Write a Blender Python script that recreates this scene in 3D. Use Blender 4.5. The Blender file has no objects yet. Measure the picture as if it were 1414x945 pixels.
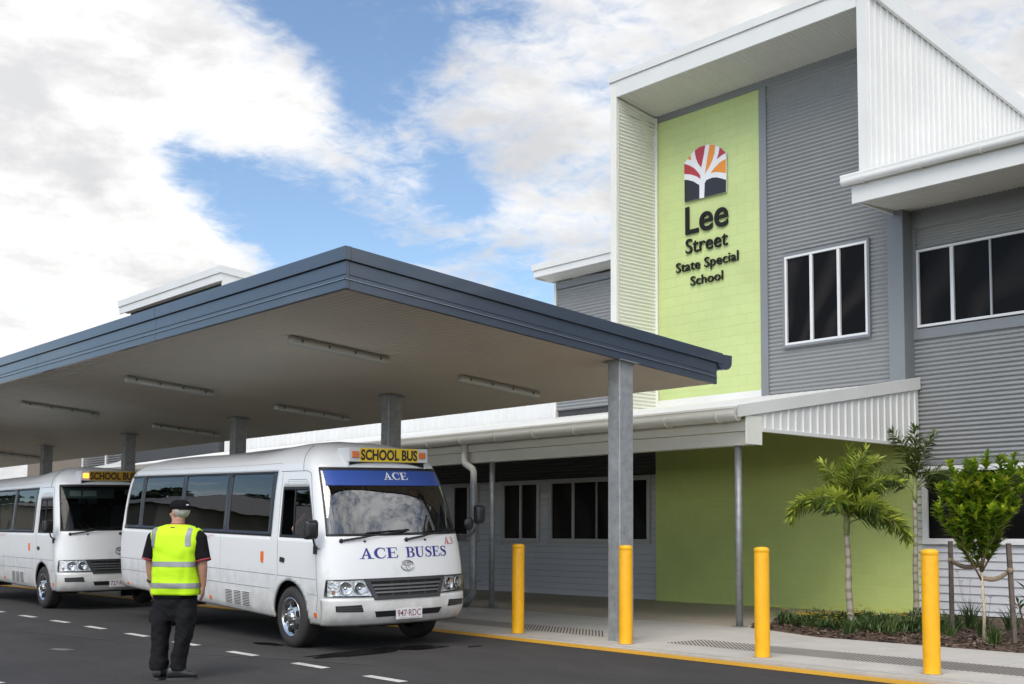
import bpy, math, random
import numpy as np
from mathutils import Vector, Matrix, Euler, noise as mnoise

random.seed(7)
RAD = math.radians
scene = bpy.context.scene
COL = scene.collection

# ------------------------------------------------------------------ helpers
class MB:
    """collects geometry, links it as ONE mesh object"""
    def __init__(s):
        s.v, s.f, s.m, s.sm = [], [], [], []
    def add(s, vs, fs, mi=0, smooth=False):
        o = len(s.v)
        s.v.extend([tuple(map(float, p)) for p in vs])
        for f in fs:
            s.f.append(tuple(o + i for i in f)); s.m.append(mi); s.sm.append(smooth)
        return s
    def box(s, x0, x1, y0, y1, z0, z1, mi=0):
        v = [(x0,y0,z0),(x1,y0,z0),(x1,y1,z0),(x0,y1,z0),(x0,y0,z1),(x1,y0,z1),(x1,y1,z1),(x0,y1,z1)]
        return s.add(v, [(0,3,2,1),(4,5,6,7),(0,1,5,4),(1,2,6,5),(2,3,7,6),(3,0,4,7)], mi)
    def prism(s, pts, ext, mi=0, smooth=False):
        """pts: planar 3-D polygon, ext: extrusion vector"""
        n = len(pts); e = Vector(ext)
        v = [Vector(p) for p in pts]; v2 = [p + e for p in v]
        return s.add(v + v2, [tuple(range(n))[::-1], tuple(range(n, 2*n))] +
                     [(i, (i+1) % n, n+(i+1) % n, n+i) for i in range(n)], mi, smooth)
    def tube(s, path, r, n=10, mi=0, caps=True, smooth=True, flat=1.0, up=None):
        P = [Vector(p) for p in path]
        R = r if isinstance(r, (list, tuple)) else [r]*len(P)
        vs, fs = [], []
        ref = Vector(up) if up else None
        for i, p in enumerate(P):
            d = (P[min(i+1, len(P)-1)] - P[max(i-1, 0)]).normalized()
            if ref is None:
                ref = Vector((0,0,1)) if abs(d.z) < .9 else Vector((1,0,0))
            a = d.cross(ref)
            if a.length < 1e-5: a = d.cross(Vector((0.3,1,0.2)))
            a.normalize(); b = a.cross(d).normalized(); ref = b
            for k in range(n):
                t = 2*math.pi*k/n
                vs.append(p + a*(R[i]*math.cos(t)) + b*(R[i]*flat*math.sin(t)))
        for i in range(len(P)-1):
            for k in range(n):
                fs.append((i*n+k, i*n+(k+1) % n, (i+1)*n+(k+1) % n, (i+1)*n+k))
        s.add(vs, fs, mi, smooth)
        if caps:
            o = len(s.v) - len(vs)
            s.f.append(tuple(o+k for k in range(n))[::-1]); s.m.append(mi); s.sm.append(False)
            o2 = len(s.v) - n
            s.f.append(tuple(o2+k for k in range(n))); s.m.append(mi); s.sm.append(False)
        return s
    def lathe(s, prof, o=(0,0,0), axis='z', n=24, mi=0, smooth=True, a0=0., a1=2*math.pi):
        """prof: (radius, height)"""
        full = abs(a1-a0-2*math.pi) < 1e-6
        m = n if full else n+1
        vs = []
        for r, h in prof:
            for k in range(m):
                t = a0 + (a1-a0)*k/n
                c, q = r*math.cos(t), r*math.sin(t)
                p = (c, q, h) if axis == 'z' else ((c, h, q) if axis == 'y' else (h, c, q))
                vs.append((p[0]+o[0], p[1]+o[1], p[2]+o[2]))
        fs = []
        for i in range(len(prof)-1):
            for k in range(n):
                a, b = i*m+k, i*m+(k+1) % m
                fs.append((a, b, b+m, a+m))
        return s.add(vs, fs, mi, smooth)
    def loft(s, rings, mi=0, smooth=True, cap=True):
        n = len(rings[0]); vs = [p for r in rings for p in r]; fs = []
        for i in range(len(rings)-1):
            for k in range(n):
                fs.append((i*n+k, i*n+(k+1) % n, (i+1)*n+(k+1) % n, (i+1)*n+k))
        if cap:
            fs.append(tuple(range(n))[::-1]); fs.append(tuple(range((len(rings)-1)*n, len(rings)*n)))
        return s.add(vs, fs, mi, smooth)
    def ellipsoid(s, c, r, mi=0, nu=20, nv=12, rot=None):
        vs, fs = [], []
        M = rot or Matrix.Identity(3)
        for j in range(nv+1):
            ph = math.pi*j/nv
            for k in range(nu):
                t = 2*math.pi*k/nu
                q = M @ Vector((r[0]*math.sin(ph)*math.cos(t), r[1]*math.sin(ph)*math.sin(t), -r[2]*math.cos(ph)))
                vs.append(Vector(c)+q)
        for j in range(nv):
            for k in range(nu):
                fs.append((j*nu+k, j*nu+(k+1) % nu, (j+1)*nu+(k+1) % nu, (j+1)*nu+k))
        return s.add(vs, fs, mi, True)
    def mesh(s, name):
        me = bpy.data.meshes.new(name)
        me.from_pydata(s.v, [], s.f)
        me.polygons.foreach_set('material_index', s.m)
        me.polygons.foreach_set('use_smooth', s.sm)
        me.update()
        return me
    def build(s, name, mats, parent=None, bevel=0., recalc=True):
        me = s.mesh(name)
        for m in (mats if isinstance(mats, (list, tuple)) else [mats]):
            me.materials.append(m)
        if recalc:
            import bmesh
            bm = bmesh.new(); bm.from_mesh(me)
            bmesh.ops.recalc_face_normals(bm, faces=bm.faces)
            bm.to_mesh(me); bm.free()
        o = bpy.data.objects.new(name, me); COL.objects.link(o)
        attach(o, parent)
        if bevel:
            md = o.modifiers.new('bevel', 'BEVEL'); md.width = bevel; md.segments = 2
            md.limit_method = 'ANGLE'; md.angle_limit = RAD(40)
        return o

def attach(o, parent):
    if parent is None: return
    o.parent = parent
    if parent.type == 'EMPTY' and parent.parent is None:
        o.matrix_parent_inverse = Matrix.Translation(parent.location).inverted()

def thing(name, label, cat, loc=(0,0,0), group=None):
    o = bpy.data.objects.new(name, None); COL.objects.link(o)
    o.empty_display_size = .2
    o.location = loc
    o['label'] = label; o['category'] = cat
    if group: o['group'] = group
    return o
def tag(o, label, cat, group=None):
    o['label'] = label; o['category'] = cat
    if group: o['group'] = group
    return o
def kind(o, k):
    o['kind'] = k; return o
def dup(root, label=None, keep=None):
    r = root.copy(); COL.objects.link(r)
    if label: r['label'] = label
    for ch in list(root.children):
        if keep and not keep(ch): continue
        c = ch.copy(); COL.objects.link(c); c.parent = r
        for g in list(ch.children):
            d = g.copy(); COL.objects.link(d); d.parent = c
    return r

def remesh(mb, voxel, smooth=3):
    """fuse overlapping closed pieces into one continuous surface"""
    me = mb.mesh('tmp'); o = bpy.data.objects.new('tmp', me); COL.objects.link(o)
    r = o.modifiers.new('r', 'REMESH'); r.mode = 'VOXEL'; r.voxel_size = voxel; r.use_smooth_shade = True
    if smooth:
        s = o.modifiers.new('s', 'SMOOTH'); s.factor = .5; s.iterations = smooth
    dg = bpy.context.evaluated_depsgraph_get()
    new = bpy.data.meshes.new_from_object(o.evaluated_get(dg))
    bpy.data.objects.remove(o); bpy.data.meshes.remove(me)
    return new
def link_mesh(name, me, mats, parent=None):
    me.name = name
    me.materials.clear()
    for m in (mats if isinstance(mats, (list, tuple)) else [mats]): me.materials.append(m)
    o = bpy.data.objects.new(name, me); COL.objects.link(o); attach(o, parent)
    return o

def text_geo(body, size, xscale=1., bold=0., depth=0., spacing=1.):
    """built-in font -> flat or solid geometry in the XY plane, left aligned on the baseline"""
    cu = bpy.data.curves.new('t', 'FONT'); cu.body = body; cu.size = size; cu.offset = bold
    cu.extrude = depth; cu.resolution_u = 4; cu.space_character = spacing
    o = bpy.data.objects.new('t', cu); COL.objects.link(o)
    dg = bpy.context.evaluated_depsgraph_get()
    me = o.evaluated_get(dg).to_mesh()
    vs = [(v.co.x*xscale, v.co.y, v.co.z) for v in me.vertices]
    fs = [tuple(p.vertices) for p in me.polygons]
    o.evaluated_get(dg).to_mesh_clear()
    bpy.data.objects.remove(o); bpy.data.curves.remove(cu)
    return vs, fs
def fit_text(body, x0, x1, z0, z1, bold=0., depth=0., ref=None):
    """scale text so its own box fills x0..x1 and the height of `ref` (default: itself) fills z0..z1"""
    vs, fs = text_geo(body, 1., 1., bold, 0.)
    rv = text_geo(ref, 1., 1., bold, 0.)[0] if ref else vs
    ax = min(v[0] for v in vs); bx = max(v[0] for v in vs)
    ay = min(v[1] for v in rv); by = max(v[1] for v in rv)
    sx = (x1-x0)/(bx-ax); sy = (z1-z0)/(by-ay)
    return [(x0+(v[0]-ax)*sx, z0+(v[1]-ay)*sy) for v in vs], fs

# serif lettering: pieces in a cap height of 1 (x, y)
def _arc(cx, cy, rx, ry, a0, a1, n=16):
    return [(cx+rx*math.cos(RAD(a0+(a1-a0)*i/n)), cy+ry*math.sin(RAD(a0+(a1-a0)*i/n))) for i in range(n+1)]
def _band(outer, inner):
    return [[outer[i], outer[i+1], inner[i+1], inner[i]] for i in range(len(outer)-1)]
def _stroke(pts, ws):
    P = [Vector(p) for p in pts]; L, R_ = [], []
    for i, p in enumerate(P):
        d = (P[min(i+1, len(P)-1)]-P[max(i-1, 0)]).normalized(); nrm = Vector((-d.y, d.x))
        L.append(p+nrm*ws[i]/2); R_.append(p-nrm*ws[i]/2)
    return [[tuple(L[i]), tuple(L[i+1]), tuple(R_[i+1]), tuple(R_[i])] for i in range(len(P)-1)]
def rect(x0, y0, x1, y1): return [(x0,y0),(x1,y0),(x1,y1),(x0,y1)]
SERIF = {
 'A': (.98, [[(.12,0),(.22,0),(.52,.86),(.48,1.)], [(.60,0),(.82,0),(.56,1.),(.46,1.)], rect(.27,.30,.70,.38), rect(0,0,.36,.06), rect(.52,0,.98,.06)]),
 'C': (.86, _band(_arc(.46,.5,.46,.52,55,305,24), _arc(.50,.5,.28,.43,55,305,24)) + [[(.70,.98),(.77,.98),(.78,.64),(.72,.64)], [(.68,.04),(.80,.22),(.84,.30),(.80,.32),(.66,.12)]]),
 'E': (.86, [rect(.12,0,.34,1), rect(0,0,.78,.07), rect(0,.93,.76,1), rect(.34,.47,.58,.54), rect(.56,.36,.61,.65), [(.70,.07),(.78,0),(.86,.30),(.80,.30)], [(.70,.93),(.76,1),(.80,.72),(.75,.72)]]),
 'B': (.88, [rect(.12,0,.34,1), rect(0,0,.48,.07), rect(0,.93,.46,1), rect(.34,.48,.50,.55)] + _band(_arc(.46,.742,.36,.258,-90,90,16), _arc(.46,.742,.15,.19,-90,90,16)) + _band(_arc(.48,.27,.40,.27,-90,90,16), _arc(.48,.27,.17,.20,-90,90,16))),
 'U': (1.0, [rect(.13,.35,.35,1), rect(0,.94,.48,1), rect(.74,.35,.83,1), rect(.62,.94,.96,1)] + _band(_arc(.48,.35,.35,.37,180,360,18), _arc(.545,.35,.195,.28,180,360,18))),
 'S': (.76, _stroke([(.66,.76),(.60,.88),(.46,.96),(.28,.95),(.17,.84),(.17,.70),(.28,.60),(.48,.50),(.60,.40),(.63,.26),(.55,.10),(.38,.03),(.20,.07),(.08,.22)],
        [.05,.06,.08,.10,.16,.19,.21,.23,.21,.18,.13,.09,.07,.05]) + [[(.60,.98),(.67,.98),(.69,.68),(.63,.68)], [(.04,.02),(.11,.02),(.12,.34),(.06,.34)]]),
 '3': (.66, _stroke([(.08,.80),(.16,.92),(.32,.97),(.48,.90),(.52,.76),(.44,.60),(.26,.53)], [.09,.07,.06,.10,.16,.12,.06]) + _stroke([(.26,.53),(.46,.48),(.57,.34),(.56,.18),(.44,.06),(.26,.02),(.10,.08),(.05,.22)], [.06,.10,.16,.17,.11,.07,.07,.09])),
}
def serif_geo(word, gap=.015, space=.42):
    """-> list of (polygon, layer) in cap-height units, and the total width"""
    x = 0.; out = []
    for ch in word:
        if ch == ' ': x += space; continue
        w, pieces = SERIF[ch]
        for i, p in enumerate(pieces): out.append(([(x+a, b) for a, b in p], i % 9))
        x += w+gap
    return out, x-gap

# ------------------------------------------------------------------ materials
MATS = {}
def mat(name, col, rough=.6, metal=0., spec=.5, var=None, bump=None, emit=None, coat=0.):
    """var=(scale, amount[, detail]): mottling; bump=(scale, strength)"""
    if name in MATS: return MATS[name]
    m = bpy.data.materials.new(name); m.use_nodes = True
    nt = m.node_tree; b = nt.nodes['Principled BSDF']
    b.inputs['Base Color'].default_value = (*col, 1); b.inputs['Roughness'].default_value = rough
    b.inputs['Metallic'].default_value = metal; b.inputs['Specular IOR Level'].default_value = spec
    b.inputs['Coat Weight'].default_value = coat; b.inputs['Coat Roughness'].default_value = .06
    tc = None
    if var or bump: tc = nt.nodes.new('ShaderNodeTexCoord')
    if var:
        n = nt.nodes.new('ShaderNodeTexNoise'); n.inputs['Scale'].default_value = var[0]
        n.inputs['Detail'].default_value = var[2] if len(var) > 2 else 5; n.inputs['Roughness'].default_value = .6
        nt.links.new(tc.outputs['Object'], n.inputs['Vector'])
        r = nt.nodes.new('ShaderNodeValToRGB'); a = var[1]
        r.color_ramp.elements[0].position = .3; r.color_ramp.elements[1].position = .7
        r.color_ramp.elements[0].color = (*[c*(1-a) for c in col], 1)
        r.color_ramp.elements[1].color = (*[min(1, c*(1+a)) for c in col], 1)
        nt.links.new(n.outputs['Fac'], r.inputs['Fac']); nt.links.new(r.outputs['Color'], b.inputs['Base Color'])
    if bump:
        n2 = nt.nodes.new('ShaderNodeTexNoise'); n2.inputs['Scale'].default_value = bump[0]; n2.inputs['Detail'].default_value = 4
        nt.links.new(tc.outputs['Object'], n2.inputs['Vector'])
        bp = nt.nodes.new('ShaderNodeBump'); bp.inputs['Strength'].default_value = bump[1]; bp.inputs['Distance'].default_value = .02
        nt.links.new(n2.outputs['Fac'], bp.inputs['Height']); nt.links.new(bp.outputs['Normal'], b.inputs['Normal'])
    if emit:
        b.inputs['Emission Color'].default_value = (*emit[0], 1); b.inputs['Emission Strength'].default_value = emit[1]
    MATS[name] = m
    return m

def glass_mat(name, tint, ior=1.5, dark=0.):
    """thin pane: tinted see-through plus a Fresnel reflection"""
    m = bpy.data.materials.new(name); m.use_nodes = True; nt = m.node_tree
    nt.nodes.remove(nt.nodes['Principled BSDF'])
    out = nt.nodes['Material Output']
    t = nt.nodes.new('ShaderNodeBsdfTransparent'); t.inputs['Color'].default_value = (*tint, 1)
    g = nt.nodes.new('ShaderNodeBsdfGlossy'); g.inputs['Roughness'].default_value = .012
    tc = nt.nodes.new('ShaderNodeTexCoord')
    n = nt.nodes.new('ShaderNodeTexNoise'); n.inputs['Scale'].default_value = 1.1; n.inputs['Detail'].default_value = 1
    bp = nt.nodes.new('ShaderNodeBump'); bp.inputs['Strength'].default_value = .05; bp.inputs['Distance'].default_value = .1
    nt.links.new(tc.outputs['Object'], n.inputs['Vector']); nt.links.new(n.outputs['Fac'], bp.inputs['Height'])
    nt.links.new(bp.outputs['Normal'], g.inputs['Normal'])
    fr = nt.nodes.new('ShaderNodeFresnel'); fr.inputs['IOR'].default_value = ior
    mx = nt.nodes.new('ShaderNodeMixShader')
    nt.links.new(fr.outputs['Fac'], mx.inputs['Fac']); nt.links.new(t.outputs[0], mx.inputs[1]); nt.links.new(g.outputs[0], mx.inputs[2])
    nt.links.new(mx.outputs[0], out.inputs['Surface'])
    MATS[name] = m
    return m

def block_mat(name, col, joint, w=.40, h=.20):
    """painted concrete blockwork: joints as a shallow groove of slightly different tone"""
    m = mat(name, col, .75)
    nt = m.node_tree; b = nt.nodes['Principled BSDF']
    tc = nt.nodes.new('ShaderNodeTexCoord'); sep = nt.nodes.new('ShaderNodeSeparateXYZ'); cmb = nt.nodes.new('ShaderNodeCombineXYZ')
    nt.links.new(tc.outputs['Object'], sep.inputs[0]); nt.links.new(sep.outputs['X'], cmb.inputs['X']); nt.links.new(sep.outputs['Z'], cmb.inputs['Y'])
    br = nt.nodes.new('ShaderNodeTexBrick'); br.inputs['Scale'].default_value = 1.
    br.inputs['Brick Width'].default_value = w; br.inputs['Row Height'].default_value = h
    br.inputs['Mortar Size'].default_value = .0045; br.inputs['Mortar Smooth'].default_value = .3; br.inputs['Bias'].default_value = 0.
    br.inputs['Color1'].default_value = (*[c*.985 for c in col], 1); br.inputs['Color2'].default_value = (*[min(1, c*1.015) for c in col], 1)
    br.inputs['Mortar'].default_value = (*joint, 1)
    nt.links.new(cmb.outputs[0], br.inputs['Vector'])
    n = nt.nodes.new('ShaderNodeTexNoise'); n.inputs['Scale'].default_value = .9; n.inputs['Detail'].default_value = 6
    nt.links.new(tc.outputs['Object'], n.inputs['Vector'])
    mr = nt.nodes.new('ShaderNodeMapRange'); mr.inputs[1].default_value = .3; mr.inputs[2].default_value = .7; mr.inputs[3].default_value = .93; mr.inputs[4].default_value = 1.05
    nt.links.new(n.outputs['Fac'], mr.inputs[0])
    mul = nt.nodes.new('ShaderNodeMix'); mul.data_type = 'RGBA'; mul.blend_type = 'MULTIPLY'; mul.inputs['Factor'].default_value = 1.
    nt.links.new(br.outputs['Color'], mul.inputs['A']); nt.links.new(mr.outputs[0], mul.inputs['B'])
    nt.links.new(mul.outputs['Result'], b.inputs['Base Color'])
    bp = nt.nodes.new('ShaderNodeBump'); bp.inputs['Strength'].default_value = .5; bp.inputs['Distance'].default_value = .006; bp.invert = True
    nt.links.new(br.outputs['Fac'], bp.inputs['Height'])
    n2 = nt.nodes.new('ShaderNodeTexNoise'); n2.inputs['Scale'].default_value = 60; n2.inputs['Detail'].default_value = 3
    nt.links.new(tc.outputs['Object'], n2.inputs['Vector'])
    bp2 = nt.nodes.new('ShaderNodeBump'); bp2.inputs['Strength'].default_value = .25; bp2.inputs['Distance'].default_value = .004
    nt.links.new(n2.outputs['Fac'], bp2.inputs['Height']); nt.links.new(bp.outputs['Normal'], bp2.inputs['Normal'])
    nt.links.new(bp2.outputs['Normal'], b.inputs['Normal'])
    return m

def ground_mat(name, col, layers, rough=.85, bump=(300, .3)):
    """layers: (scale, low factor, high factor, x stretch) multiplied together"""
    m = mat(name, col, rough); nt = m.node_tree; b = nt.nodes['Principled BSDF']
    tc = nt.nodes.new('ShaderNodeTexCoord'); prev = None
    for sc, lo, hi, st in layers:
        mp = nt.nodes.new('ShaderNodeMapping'); mp.inputs['Scale'].default_value = (st, 1, 1)
        nt.links.new(tc.outputs['Object'], mp.inputs['Vector'])
        n = nt.nodes.new('ShaderNodeTexNoise'); n.inputs['Scale'].default_value = sc; n.inputs['Detail'].default_value = 6; n.inputs['Roughness'].default_value = .65
        nt.links.new(mp.outputs[0], n.inputs['Vector'])
        mr = nt.nodes.new('ShaderNodeMapRange'); mr.inputs[1].default_value = .32; mr.inputs[2].default_value = .68
        mr.inputs[3].default_value = lo; mr.inputs[4].default_value = hi
        nt.links.new(n.outputs['Fac'], mr.inputs[0])
        if prev is None: prev = mr.outputs[0]
        else:
            q = nt.nodes.new('ShaderNodeMath'); q.operation = 'MULTIPLY'
            nt.links.new(prev, q.inputs[0]); nt.links.new(mr.outputs[0], q.inputs[1]); prev = q.outputs[0]
    mul = nt.nodes.new('ShaderNodeMix'); mul.data_type = 'RGBA'; mul.blend_type = 'MULTIPLY'; mul.inputs['Factor'].default_value = 1.
    mul.inputs['A'].default_value = (*col, 1)
    nt.links.new(prev, mul.inputs['B']); nt.links.new(mul.outputs['Result'], b.inputs['Base Color'])
    n2 = nt.nodes.new('ShaderNodeTexNoise'); n2.inputs['Scale'].default_value = bump[0]; n2.inputs['Detail'].default_value = 3
    nt.links.new(tc.outputs['Object'], n2.inputs['Vector'])
    bp = nt.nodes.new('ShaderNodeBump'); bp.inputs['Strength'].default_value = bump[1]; bp.inputs['Distance'].default_value = .01
    nt.links.new(n2.outputs['Fac'], bp.inputs['Height']); nt.links.new(bp.outputs['Normal'], b.inputs['Normal'])
    return m

WHITE   = mat('white_steel', (.69,.685,.66), .38, var=(1.2,.04))
CREAM   = mat('cream_sheet', (.74,.73,.66), .45, var=(1.5,.04))
GREY    = mat('grey_sheet', (.245,.25,.25), .38, var=(.8,.05))
GREYT   = mat('grey_trim', (.20,.21,.22), .42, var=(1.5,.04))
BOARD   = mat('pale_board', (.52,.53,.56), .55, var=(.9,.05), bump=(50,.05))
DARKB   = mat('charcoal_board', (.06,.06,.06), .6, var=(1,.1))
NAVY    = mat('blue_grey_steel', (.050,.066,.094), .28, var=(.9,.06), coat=.6)
SOFFIT  = mat('soffit_sheet', (.84,.765,.65), .6, var=(.6,.04))
SOFFITW = mat('pale_soffit', (.62,.61,.56), .55, var=(.6,.03))
GALV    = mat('galvanised', (.33,.34,.35), .48, metal=.45, var=(9,.22,8))
ALU     = mat('window_alloy', (.70,.70,.70), .4, var=(2,.03))
ALUG    = mat('grey_alloy', (.36,.37,.38), .45)
DGLASS  = mat('dark_glass', (.005,.005,.0055), .30, spec=.12, var=(3,.4), bump=(2.5,.06))
_nt = DGLASS.node_tree; _tc = _nt.nodes.new('ShaderNodeTexCoord'); _wv = _nt.nodes.new('ShaderNodeTexWave'); _wv.wave_type = 'RINGS'; _wv.rings_direction = 'SPHERICAL'
_wv.inputs['Scale'].default_value = .55; _wv.inputs['Distortion'].default_value = 9.; _wv.inputs['Detail'].default_value = 1.5; _wv.inputs['Detail Scale'].default_value = .9
_rp = _nt.nodes.new('ShaderNodeValToRGB'); _rp.color_ramp.elements[0].color = (.0035,.003,.003,1); _rp.color_ramp.elements[1].color = (.017,.014,.013,1); _rp.color_ramp.elements[0].position = .35
_nt.links.new(_tc.outputs['Object'], _wv.inputs['Vector']); _nt.links.new(_wv.outputs['Fac'], _rp.inputs['Fac']); _nt.links.new(_rp.outputs['Color'], _nt.nodes['Principled BSDF'].inputs['Base Color'])
BLACK   = mat('black_rubber', (.018,.018,.02), .55)
LETTER  = mat('letter_black', (.010,.009,.009), .5, spec=.25)
YELLOW  = mat('bollard_yellow', (.84,.42,.004), .42, var=(7,.10,9), bump=(30,.06))
LGREEN  = block_mat('lime_block', (.51,.60,.255), (.45,.535,.21))
DGREEN  = block_mat('green_block', (.555,.655,.215), (.63,.73,.29))
SIGNW, SIGNR, SIGNO, SIGNK = mat('sign_white', (.75,.75,.76), .35), mat('sign_red', (.42,.035,.045), .3), mat('sign_orange', (.75,.26,.02), .3), mat('sign_black', (.022,.02,.022), .18)
# ------------------------------------------------------------------ camera
cam_d = bpy.data.cameras.new('camera'); cam = bpy.data.objects.new('camera', cam_d); COL.objects.link(cam)
cam_d.sensor_width = 36.; cam_d.sensor_fit = 'HORIZONTAL'; cam_d.lens = 1640./1414*36
cam_d.shift_y = 144.25/1414; cam_d.clip_start = .1; cam_d.clip_end = 3000
Rr = ((.65873922,.75234995,.00567353), (-.05303882,.05395895,-.99713355), (-.75049952,.65655006,.07544863))
mw = Matrix(((Rr[0][0], -Rr[1][0], -Rr[2][0], 0), (Rr[0][1], -Rr[1][1], -Rr[2][1], 0), (Rr[0][2], -Rr[1][2], -Rr[2][2], 1.45), (0,0,0,1)))
cam.matrix_world = mw
scene.camera = cam

# ------------------------------------------------------------------ daylight: Nishita sky with broken cloud, one veiled sun
SUN_EL, SUN_AZ = RAD(50), RAD(150)         # azimuth measured from +Y towards +X
w = bpy.data.worlds.new('World'); scene.world = w; w.use_nodes = True
nt = w.node_tree; L = nt.links
bg = nt.nodes['Background']; bg.inputs['Strength'].default_value = .10
sky = nt.nodes.new('ShaderNodeTexSky'); sky.sky_type = 'NISHITA'; sky.sun_disc = False
sky.sun_elevation = SUN_EL; sky.sun_rotation = SUN_AZ; sky.air_density = 1.0; sky.dust_density = .6; sky.ozone_density = 1.5
geo = nt.nodes.new('ShaderNodeTexCoord')
DIR = geo.outputs['Generated']
def M(op, a, b=None, c=None, clamp=False):
    n = nt.nodes.new('ShaderNodeMath'); n.operation = op; n.use_clamp = clamp
    for i, q in enumerate((a, b, c)):
        if q is None: continue
        if isinstance(q, (int, float)): n.inputs[i].default_value = q
        else: L.new(q, n.inputs[i])
    return n.outputs[0]
sep = nt.nodes.new('ShaderNodeSeparateXYZ'); L.new(DIR, sep.inputs[0])
zz = M('MAXIMUM', sep.outputs['Z'], 0.)
den = M('ADD', zz, .22)
cmb = nt.nodes.new('ShaderNodeCombineXYZ')
L.new(M('DIVIDE', sep.outputs['X'], den), cmb.inputs[0]); L.new(M('DIVIDE', sep.outputs['Y'], den), cmb.inputs[1])
L.new(M('MULTIPLY', zz, 1.5), cmb.inputs[2])
def NOISE(scale, detail, rough, dist=0., off=(0,0,0), src=None):
    mp = nt.nodes.new('ShaderNodeMapping'); mp.inputs['Location'].default_value = off
    L.new(src or cmb.outputs[0], mp.inputs['Vector'])
    n = nt.nodes.new('ShaderNodeTexNoise'); n.inputs['Scale'].default_value = scale; n.inputs['Detail'].default_value = detail
    n.inputs['Roughness'].default_value = rough; n.inputs['Distortion'].default_value = dist
    L.new(mp.outputs[0], n.inputs['Vector']); return n.outputs['Fac']
big = NOISE(2.2, 9, .58, .25, (3.1, 1.7, 0)); fine = NOISE(8., 9, .6, .35, (.4, 2.2, 0)); puff = NOISE(21., 6, .6, .6, (1.4, .2, 0))
# the cloud banks and blue gaps stand where the photograph shows them (directions from the camera); first two added unseen, to carry the glow
def norm(v):
    q = Vector(v).normalized(); return q
BANKS = [((.68,.45,.58), 7, 1.7), ((.45,-.60,.62), 3, 1.0), ((-0.877, 0.301, 0.375),220,1.20), ((-0.865, 0.352, 0.357),300,1.10), ((-0.829, 0.411, 0.38),400,1.20), ((-0.841, 0.425, 0.335),700,0.80), ((-0.81, 0.472, 0.349),900,1.10), ((-0.808, 0.498, 0.314),1200,0.80), ((-0.893, 0.309, 0.326),300,0.90), ((-0.909, 0.322, 0.265),300,1.60), ((-0.932, 0.311, 0.188),160,1.30), ((-0.897, 0.376, 0.232),500,1.50), ((-0.883, 0.412, 0.224),900,1.20), ((-0.861, 0.458, 0.222),1500,1.20), ((-0.923, 0.348, 0.163),200,0.90), ((-0.91, 0.294, 0.293),400,1.00), ((-0.766, 0.553, 0.328),900,0.46), ((-0.791, 0.543, 0.283),900,0.43), ((-0.767, 0.585, 0.262),900,0.34), ((-0.728, 0.583, 0.361),700,0.43), ((-0.717, 0.62, 0.319),700,0.43), ((-0.693, 0.662, 0.286),500,0.43), ((-0.681, 0.619, 0.392),500,0.37), ((-0.668, 0.654, 0.356),300,0.50), ((-0.733, 0.634, 0.246),900,0.37), ((-0.695, 0.681, 0.229),500,0.37), ((-0.443, 0.815, 0.373),22,2.00), ((-0.57, 0.716, 0.402),150,0.90), ((-0.868, 0.394, 0.302),3500,-1.30), ((-0.863, 0.416, 0.286),3500,-1.20), ((-0.852, 0.445, 0.274),2500,-1.20), ((-0.836, 0.482, 0.263),1500,-1.20), ((-0.829, 0.506, 0.239),1500,-1.10), ((-0.814, 0.531, 0.237),1500,-0.80), ((-0.783, 0.516, 0.347),4000,-1.00), ((-0.777, 0.497, 0.388),2500,-0.90), ((-0.783, 0.467, 0.41),2500,-0.70), ((-0.742, 0.535, 0.405),1500,-0.80), ((-0.733, 0.557, 0.391),2500,-0.50), ((-0.745, 0.605, 0.28),3500,-0.50), ((-0.753, 0.588, 0.296),4000,-0.70), ((-0.732, 0.65, 0.205),1200,-0.60), ((-0.686, 0.603, 0.407),3000,-0.60), ]
acc = None
for d, k, a in BANKS:
    dv = nt.nodes.new('ShaderNodeVectorMath'); dv.operation = 'DOT_PRODUCT'; L.new(DIR, dv.inputs[0]); dv.inputs[1].default_value = norm(d)
    e = M('POWER', 2.718, M('MULTIPLY', M('SUBTRACT', dv.outputs['Value'], 1.), float(k)))
    acc = M('MULTIPLY', e, a) if acc is None else M('MULTIPLY_ADD', e, a, acc)
dens = M('ADD', M('ADD', M('MULTIPLY', M('SUBTRACT', big, .5), 1.7), M('MULTIPLY_ADD', M('SUBTRACT', puff, .5), .75, M('MULTIPLY', M('SUBTRACT', fine, .5), 1.25))), M('MULTIPLY', acc, .36))
low = nt.nodes.new('ShaderNodeMapRange'); low.interpolation_type = 'SMOOTHSTEP'; L.new(sep.outputs['Z'], low.inputs[0])
low.inputs[1].default_value = .0; low.inputs[2].default_value = .15; low.inputs[3].default_value = .65; low.inputs[4].default_value = 0.
dens = M('ADD', dens, low.outputs[0])
mask = nt.nodes.new('ShaderNodeMapRange'); mask.interpolation_type = 'SMOOTHSTEP'
L.new(dens, mask.inputs[0]); mask.inputs[1].default_value = .02; mask.inputs[2].default_value = .80
# thickness greys the cloud, its rims stay white
thick = nt.nodes.new('ShaderNodeMapRange'); thick.interpolation_type = 'SMOOTHSTEP'
tn = M('ADD', M('MULTIPLY', M('SUBTRACT', NOISE(3.1, 7, .55, .3, (7.7, .3, .9)), .5), 3.2), M('MULTIPLY', M('SUBTRACT', fine, .5), 1.6))
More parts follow.
